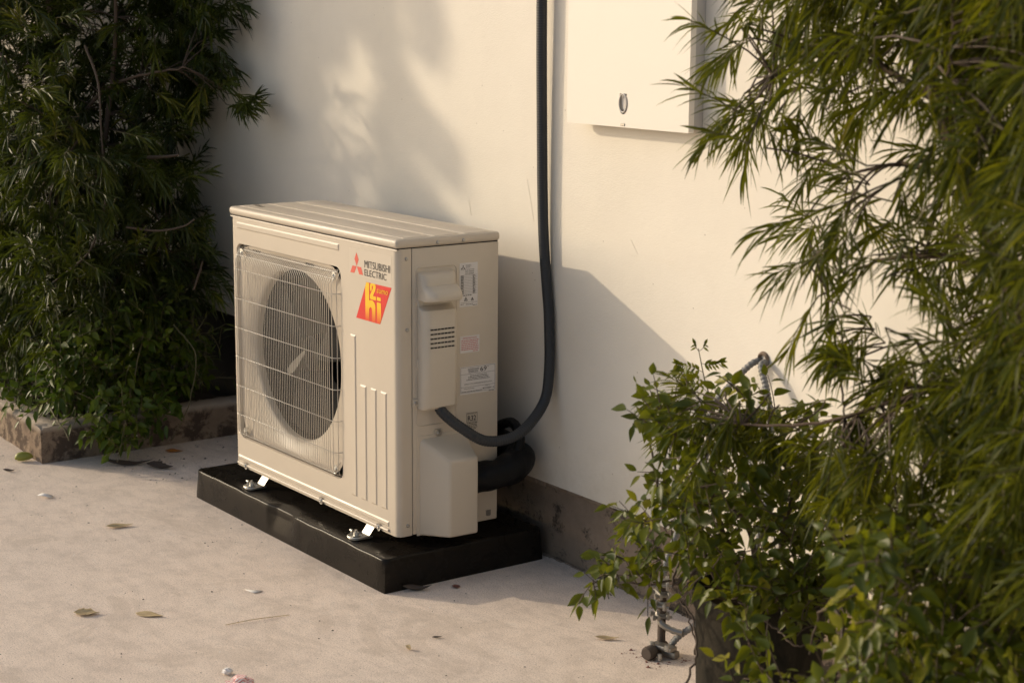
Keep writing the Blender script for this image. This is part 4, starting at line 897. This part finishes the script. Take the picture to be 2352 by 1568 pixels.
    creeper('broad_leaved_shrub', (2.35, -.35, 0), 'glossy broad leaved shrub filling the lower right corner in front of the pot',
            [(lr, 700, 2.12, 2.62, .04), ([(1680, 1470), (1760, 1460), (1800, 1600), (1690, 1600)], 7, 2.5, 2.6, .04)], 51, M_broad, .036, .52, .12, [
            ([(2.35, -.35, 0), at(2050, 1450, 2.4), at(2000, 1330, 2.4), at(1950, 1290, 2.45)], .006, .002), ([(2.35, -.35, 0), at(2200, 1450, 2.35), at(2220, 1300, 2.35)], .007, .003),
            ([at(1700, 1500, 2.56), at(1760, 1540, 2.54), at(1800, 1620, 2.5)], .002, .0015), ([(2.36, -.36, 0), at(1930, 1500, 2.4), at(1890, 1400, 2.45), at(1860, 1500, 2.5)], .004, .0015)], cat='shrub', twm=M_twigd, per=5, lean=(-.1, -.2, .3), tint=.12)

    # ---- shade tree standing up-sun, out of the picture, whose crown dapples the wall
    rg = np.random.default_rng(77); tree = empty('shade_tree', (-5.6, -2.0, 0), 0, label='tall leafy shade tree outside the picture whose crown dapples the wall', cat='tree')
    S3 = np.array([1.55, 1.0, -.66])
    blobs = [(-.62, 1.00, .36, .40, .9), (-.45, 1.30, .34, .22, .8), (-.30, .76, .28, .22, .8), (-.06, 1.34, .17, .10, .9), (.10, 1.27, .09, .07, .6), (.315, 1.235, .035, .075, 1.0), (.27, 1.33, .03, .06, .6),
             (.135, 1.19, .055, .055, .9), (.165, 1.11, .06, .065, .9), (.20, 1.05, .07, .05, .7), (.28, 1.00, .075, .045, .8), (.36, .95, .06, .04, .8), (.42, .90, .05, .03, .4),
             (.02, 1.13, .035, .06, .8), (.06, 1.05, .045, .05, .9), (.11, .985, .05, .06, 1.0), (.14, .91, .07, .07, 1.0), (.18, .84, .08, .06, .9), (.26, .79, .09, .05, .7), (.35, .77, .06, .04, .5), (.10, .78, .06, .06, .8),
             (-.085, 1.05, .03, .07, .9), (-.075, .98, .03, .05, .8), (-.03, .88, .06, .05, .8), (-.16, .93, .05, .09, .8), (-.16, 1.08, .06, .07, .7), (-.13, .80, .07, .07, .8), (-.05, .76, .05, .05, .6), (-.12, 1.22, .10, .08, .9), (.0, 1.23, .06, .06, .8),
             (-.30, 1.0, .12, .2, .8), (-1.0, 1.3, .4, .4, .7), (-1.4, .9, .5, .5, .6), (-1.9, 1.1, .5, .55, .5), (-.95, .7, .3, .3, .6), (-.5, 1.7, .6, .3, .6), (.0, 1.62, .3, .12, .4)]
    gaps = [(-.06, 1.19, .055, .05), (-.01, 1.13, .045, .055), (.01, 1.08, .035, .03), (-.14, 1.075, .042, .06), (-.20, 1.12, .03, .03), (-.045, 1.00, .06, .065), (-.09, .93, .03, .035), (-.225, .965, .045, .05), (-.19, .905, .04, .04), (-.20, .845, .045, .035), (-.035, .79, .055, .055), (.055, .815, .04, .035), (-.30, 1.07, .035, .03), (-.40, 1.20, .05, .035), (-.38, .90, .03, .03), (.20, 1.22, .05, .06), (.10, .86, .025, .03)]
    Pp = []
    for (x, z, rx, rz_, den) in blobs:
        k = int(rx*rz_*den*14000)+int(12*den); a = rg.uniform(0, 2*math.pi, k); r_ = np.sqrt(rg.uniform(0, 1, k)); px_, pz_ = x+rx*r_*np.cos(a), z+rz_*r_*np.sin(a)
        ok = np.ones(k, bool)
        for (hx_, hz_, ha, hb) in gaps: ok &= ((px_-hx_)/(ha+.022))**2+((pz_-hz_)/(hb+.022))**2 > 1
        px_, pz_ = px_[ok], pz_[ok]; k = len(px_)
        tt = rg.uniform(1.9, 2.5, k); Pp.append(np.stack([px_, .41-.017*px_, pz_], 1)-S3[None]*tt[:, None])
    Pp = np.concatenate(Pp); n = len(Pp); Dd = unit(rg.normal(0, 1, (n, 3))+np.array([0, 0, -.5]))
    o = leaf_mesh('crown', M_broad, Pp, Dd, unit(-S3[None]+rg.normal(0, .5, (n, 3))), rg.uniform(.045, .075, n), rg.uniform(.024, .036, n), rg.uniform(0, .3, n), rg.uniform(0, .8, n), OVATE, tree); o.matrix_parent_inverse = Matrix.Translation(-Vector(tree.location))
    o, _ = limbs('trunk', [([(-5.6, -2.0, 0), (-5.7, -2.0, 1.3), (-5.3, -2.0, 2.3), (-4.9, -2.0, 2.9)], .09, .03), ([(-5.3, -2.0, 2.3), (-4.7, -2.0, 2.6), (-4.2, -1.9, 2.7)], .035, .012)], M_bark, tree); o.matrix_parent_inverse = Matrix.Translation(-Vector(tree.location))

# ------------------------------------------------------------------ litter on the concrete
def flat_leaf(name, loc, rz, ln, wd, m, label, cat='leaf', group='leaves fallen on the concrete', lift=.35, twist=.4, ragged=0.0, seed=0, tilt=(0, 0)):
    rg_ = random.Random(seed); b = MB(); n = 12; rows = []
    for i in range(n+1):
        t = i/n; wf = math.sin(math.pi*t**.8)*(1-.15*t)+.02; wv = wd/2*wf; row = []
        for k in range(5):
            s = (k-2)/2; jag = 1+(rg_.uniform(-ragged, ragged) if abs(s) == 1 else 0)
            x = (t-.5)*ln; y = s*wv*jag; z = .0012+abs(s)**1.5*wv*lift+(abs(t-.5)*2)**2*ln*.10*lift*2+s*math.sin(t*5)*wv*twist*.3
            row.append(b.bm.verts.new((x, y, max(z, .0008))))
        rows.append(row)
    for i in range(n):
        for k in range(4): b.bm.faces.new((rows[i][k], rows[i][k+1], rows[i+1][k+1], rows[i+1][k]))
    o = b.build(name, m, ang=80); sol = o.modifiers.new('thick', 'SOLIDIFY'); sol.thickness = .0006
    o.location = loc; o.rotation_euler = (tilt[0], tilt[1], rz); return tag(o, label, cat, group)
A_ = math.atan2(RT[1], RT[0])
flat_leaf('fallen_leaf', (.029, -.344, 0), A_+.35, .068, .026, M_dry, 'curled tan dry leaf lying left of the black pad, midway to the picture edge', seed=1, lift=.35)
flat_leaf('fallen_leaf', (.589, -.66, 0), A_+.05, .058, .034, M_dry, 'torn crumpled tan leaf, left one of the pair near the bottom left', seed=2, ragged=.45, lift=.35)
flat_leaf('fallen_leaf', (.673, -.553, 0), A_-.25, .066, .028, M_dry, 'whole oval olive tan leaf, right one of the pair near the bottom left', seed=3, lift=.15)
flat_leaf('fallen_leaf', (1.35, .166, 0), A_-.05, .052, .016, M_dry, 'narrow tan leaf on the floor left of the earth rod', seed=4, lift=.5)
flat_leaf('fallen_leaf', (.895, .093, 0), A_+1.9, .024, .021, M_dryr, 'small round red brown leaf in the shade right of the black pad', seed=5, lift=.3)
flat_leaf('fallen_leaf', (.866, .008, 0), A_+.15, .066, .020, M_dryd, 'dark crumpled leaf touching the right face of the black pad', seed=6, lift=.9, ragged=.3)
flat_leaf('fallen_leaf', (-.591, .095, 0), A_, .055, .030, M_dryo, 'orange brown leaf at the foot of the shaded kerb', seed=7, lift=.2)
flat_leaf('fallen_leaf', (-.645, -.385, 0), A_, .035, .012, M_dryd, 'tiny dark curled leaf beyond the green pod near the kerb corner', seed=8, lift=.9)
flat_leaf('fallen_leaf', (-.52, -.08, 0), A_+.1, .14, .030, M_dryd, 'long dark shrivelled leaf under the creeper beside the kerb', seed=9, lift=.6, ragged=.3)
flat_leaf('fallen_leaf', (-.44, -.02, 0), A_-.4, .09, .040, M_dryd, 'broad dark rotting leaf under the creeper beside the kerb', seed=10, lift=.6, ragged=.4)
flat_leaf('fallen_leaf', (1.14, -.12, 0), A_+.3, .022, .008, M_dryd, 'sliver of dark leaf on the bare floor in front of the shadow edge', seed=12, lift=.5)
flat_leaf('fallen_leaf', (1.163, -.205, 0), A_-1.0, .020, .011, M_dry, 'small tan leaf scrap standing on the floor below centre', seed=13, lift=1.4)
b = MB(); b.tube(spline([(0, 0, .006), (.012, .004, .010), (.025, .006, .011), (.040, .006, .010), (.052, .010, .006)], 16), [.002, .006, .010, .0115, .0125, .013, .0135, .0135, .013, .0125, .012, .011, .009, .007, .004, .001], 12)
o = b.build('green_pod', M_fruit, ang=80); o.location = (-.735, -.335, .0045); o.rotation_euler = (0, 0, A_+.3); tag(o, 'plump yellow green seed pod on the floor by the kerb corner', 'seed pod')
def scrap(name, loc, rz, pts, m, label, hgt=.002, cat='paper scrap'):
    b = MB(); c_ = b.bm.verts.new((0, 0, hgt)); rg_ = random.Random(len(pts)); vsx = [b.bm.verts.new((x, y, .0006+rg_.uniform(0, hgt))) for x, y in pts]
    for i in range(len(vsx)): b.bm.faces.new((c_, vsx[i], vsx[(i+1) % len(vsx)]))
    o = b.build(name, m, ang=20); s = o.modifiers.new('thick', 'SOLIDIFY'); s.thickness = .0005; o.location = loc; o.rotation_euler = (0, 0, rz); return tag(o, label, cat)
scrap('paper_scrap', (.663, -.298, .0005), A_, [(-.022, .012), (.0, .010), (.022, .004), (.006, -.012), (-.004, -.006)], M_paper, 'flat white torn paper scrap on the floor in front of the pad notch', .0012)
scrap('paper_scrap', (-.335, -.397, .0005), A_, [(-.02, -.01), (-.012, .012), (.004, .014), (.02, .004), (.018, -.012), (.0, -.012)], M_paper, 'pale curled plastic flake on the sunny floor at far left', .010)
def crumple(name, loc, r, m, label, seed, sq=.6):
    b = MB(); bmesh.ops.create_icosphere(b.bm, subdivisions=3, radius=r); rg_ = random.Random(seed)
    from mathutils import noise as mn
    for v_ in b.bm.verts:
        f = 1+.5*mn.noise(v_.co*(2.2/r)+Vector((seed, 0, 0)))+.25*mn.noise(v_.co*(5/r)); v_.co *= f; v_.co.z *= sq
    mz = min(v_.co.z for v_ in b.bm.verts); bmesh.ops.translate(b.bm, vec=(0, 0, -mz*.9), verts=b.bm.verts)
    o = b.build(name, m, ang=12); o.location = loc; return tag(o, label, 'litter')
M_pink = mat('pink_wrapper', (.72, .42, .40), .45); v = coords(M_pink); wv = N(M_pink, 'ShaderNodeTexWave'); wv.inputs['Scale'].default_value = 55; wv.inputs['Distortion'].default_value = 6; L(M_pink, v, wv.inputs['Vector'])
L(M_pink, ramp(M_pink, wv.outputs['Fac'], [(.22, (.70, .16, .14)), (.40, (.80, .72, .68))]), bsdf(M_pink).inputs['Base Color'])
gpt = CAM+(FWD+RT*(522-1176)/FPX-UP*(1548-784)/FPX)*(CAM[2]/-(FWD+RT*(522-1176)/FPX-UP*(1548-784)/FPX)[2])
crumple('crumpled_tissue', (gpt[0], gpt[1], 0), .010, M_paper, 'small crumpled white tissue at the bottom edge of the floor', 3)
gpt = CAM+(FWD+RT*(552-1176)/FPX-UP*(1586-784)/FPX)*(CAM[2]/-(FWD+RT*(552-1176)/FPX-UP*(1586-784)/FPX)[2])
crumple('crumpled_wrapper', (gpt[0], gpt[1], 0), .028, M_pink, 'crumpled white and red wrapper at the bottom edge of the floor', 5, .45)
b = MB(); b.tube(spline([(.822, -.447, .002), (.832, -.38, .004), (.845, -.306, .002)], 14), .0008, 6); tag(b.build('dry_twig', M_dry), 'thin straight dry twig on the floor below the pad corner', 'twig')
# grit, crumbs and specks
rg = np.random.default_rng(9)
def grit(name, n, m, smin, smax, poly_xy, label, seed):
    rg = np.random.default_rng(seed); (xa, xb), (ya, yb) = poly_xy; x = rg.uniform(xa, xb, n); y = rg.uniform(ya, yb, n)
    ok = ~((x > -.12) & (x < .85) & (y > -.07) & (y < .39)) & (y < wall_y(x)-.0) & ~((x < -.67) & (y > -.3)); x, y = x[ok], y[ok]; n = len(x)
    s = smin+(smax-smin)*rg.power(.45, n)**2; base = np.array([(1, 0, 0), (-.5, .8, 0), (-.6, -.7, 0), (0, 0, .8)], float)
    a = rg.uniform(0, 6.28, n); ca, sa = np.cos(a), np.sin(a); el = rg.uniform(.35, 1, n); V = np.empty((n, 4, 3))
    for k in range(4):
        bx, by, bz = base[k]; by_ = by*el; V[:, k, 0] = x+s*(bx*ca-by_*sa); V[:, k, 1] = y+s*(bx*sa+by_*ca); V[:, k, 2] = .0003+s*bz*el
    bs = np.arange(n)*4; F = np.concatenate([np.stack([bs, bs+1, bs+3], 1), np.stack([bs+1, bs+2, bs+3], 1), np.stack([bs+2, bs, bs+3], 1)])
    return tag(raw_mesh(name, m, V.reshape(-1, 3), F), label, kind='stuff', cat='grit')
grit('dark_grit', 1300, M_dryd, .0006, .0042, ((-1.0, 2.3), (-1.0, .42)), 'dark crumbs of leaf and dirt scattered over the concrete floor', 1)
grit('pale_grit', 1500, M_paper, .0005, .0026, ((-1.0, 2.3), (-1.0, .42)), 'pale chips and sand grains scattered over the concrete floor', 2)
grit('leaf_crumbs', 260, M_dryd, .001, .007, ((-.66, -.28), (-.12, .38)), 'dark leaf crumbs gathered along the shaded kerb', 3)
grit('root_debris', 170, M_dryr, .001, .006, ((1.42, 1.54), (.13, .23)), 'brown rootlets and crumbs round the foot of the earth rod', 4)
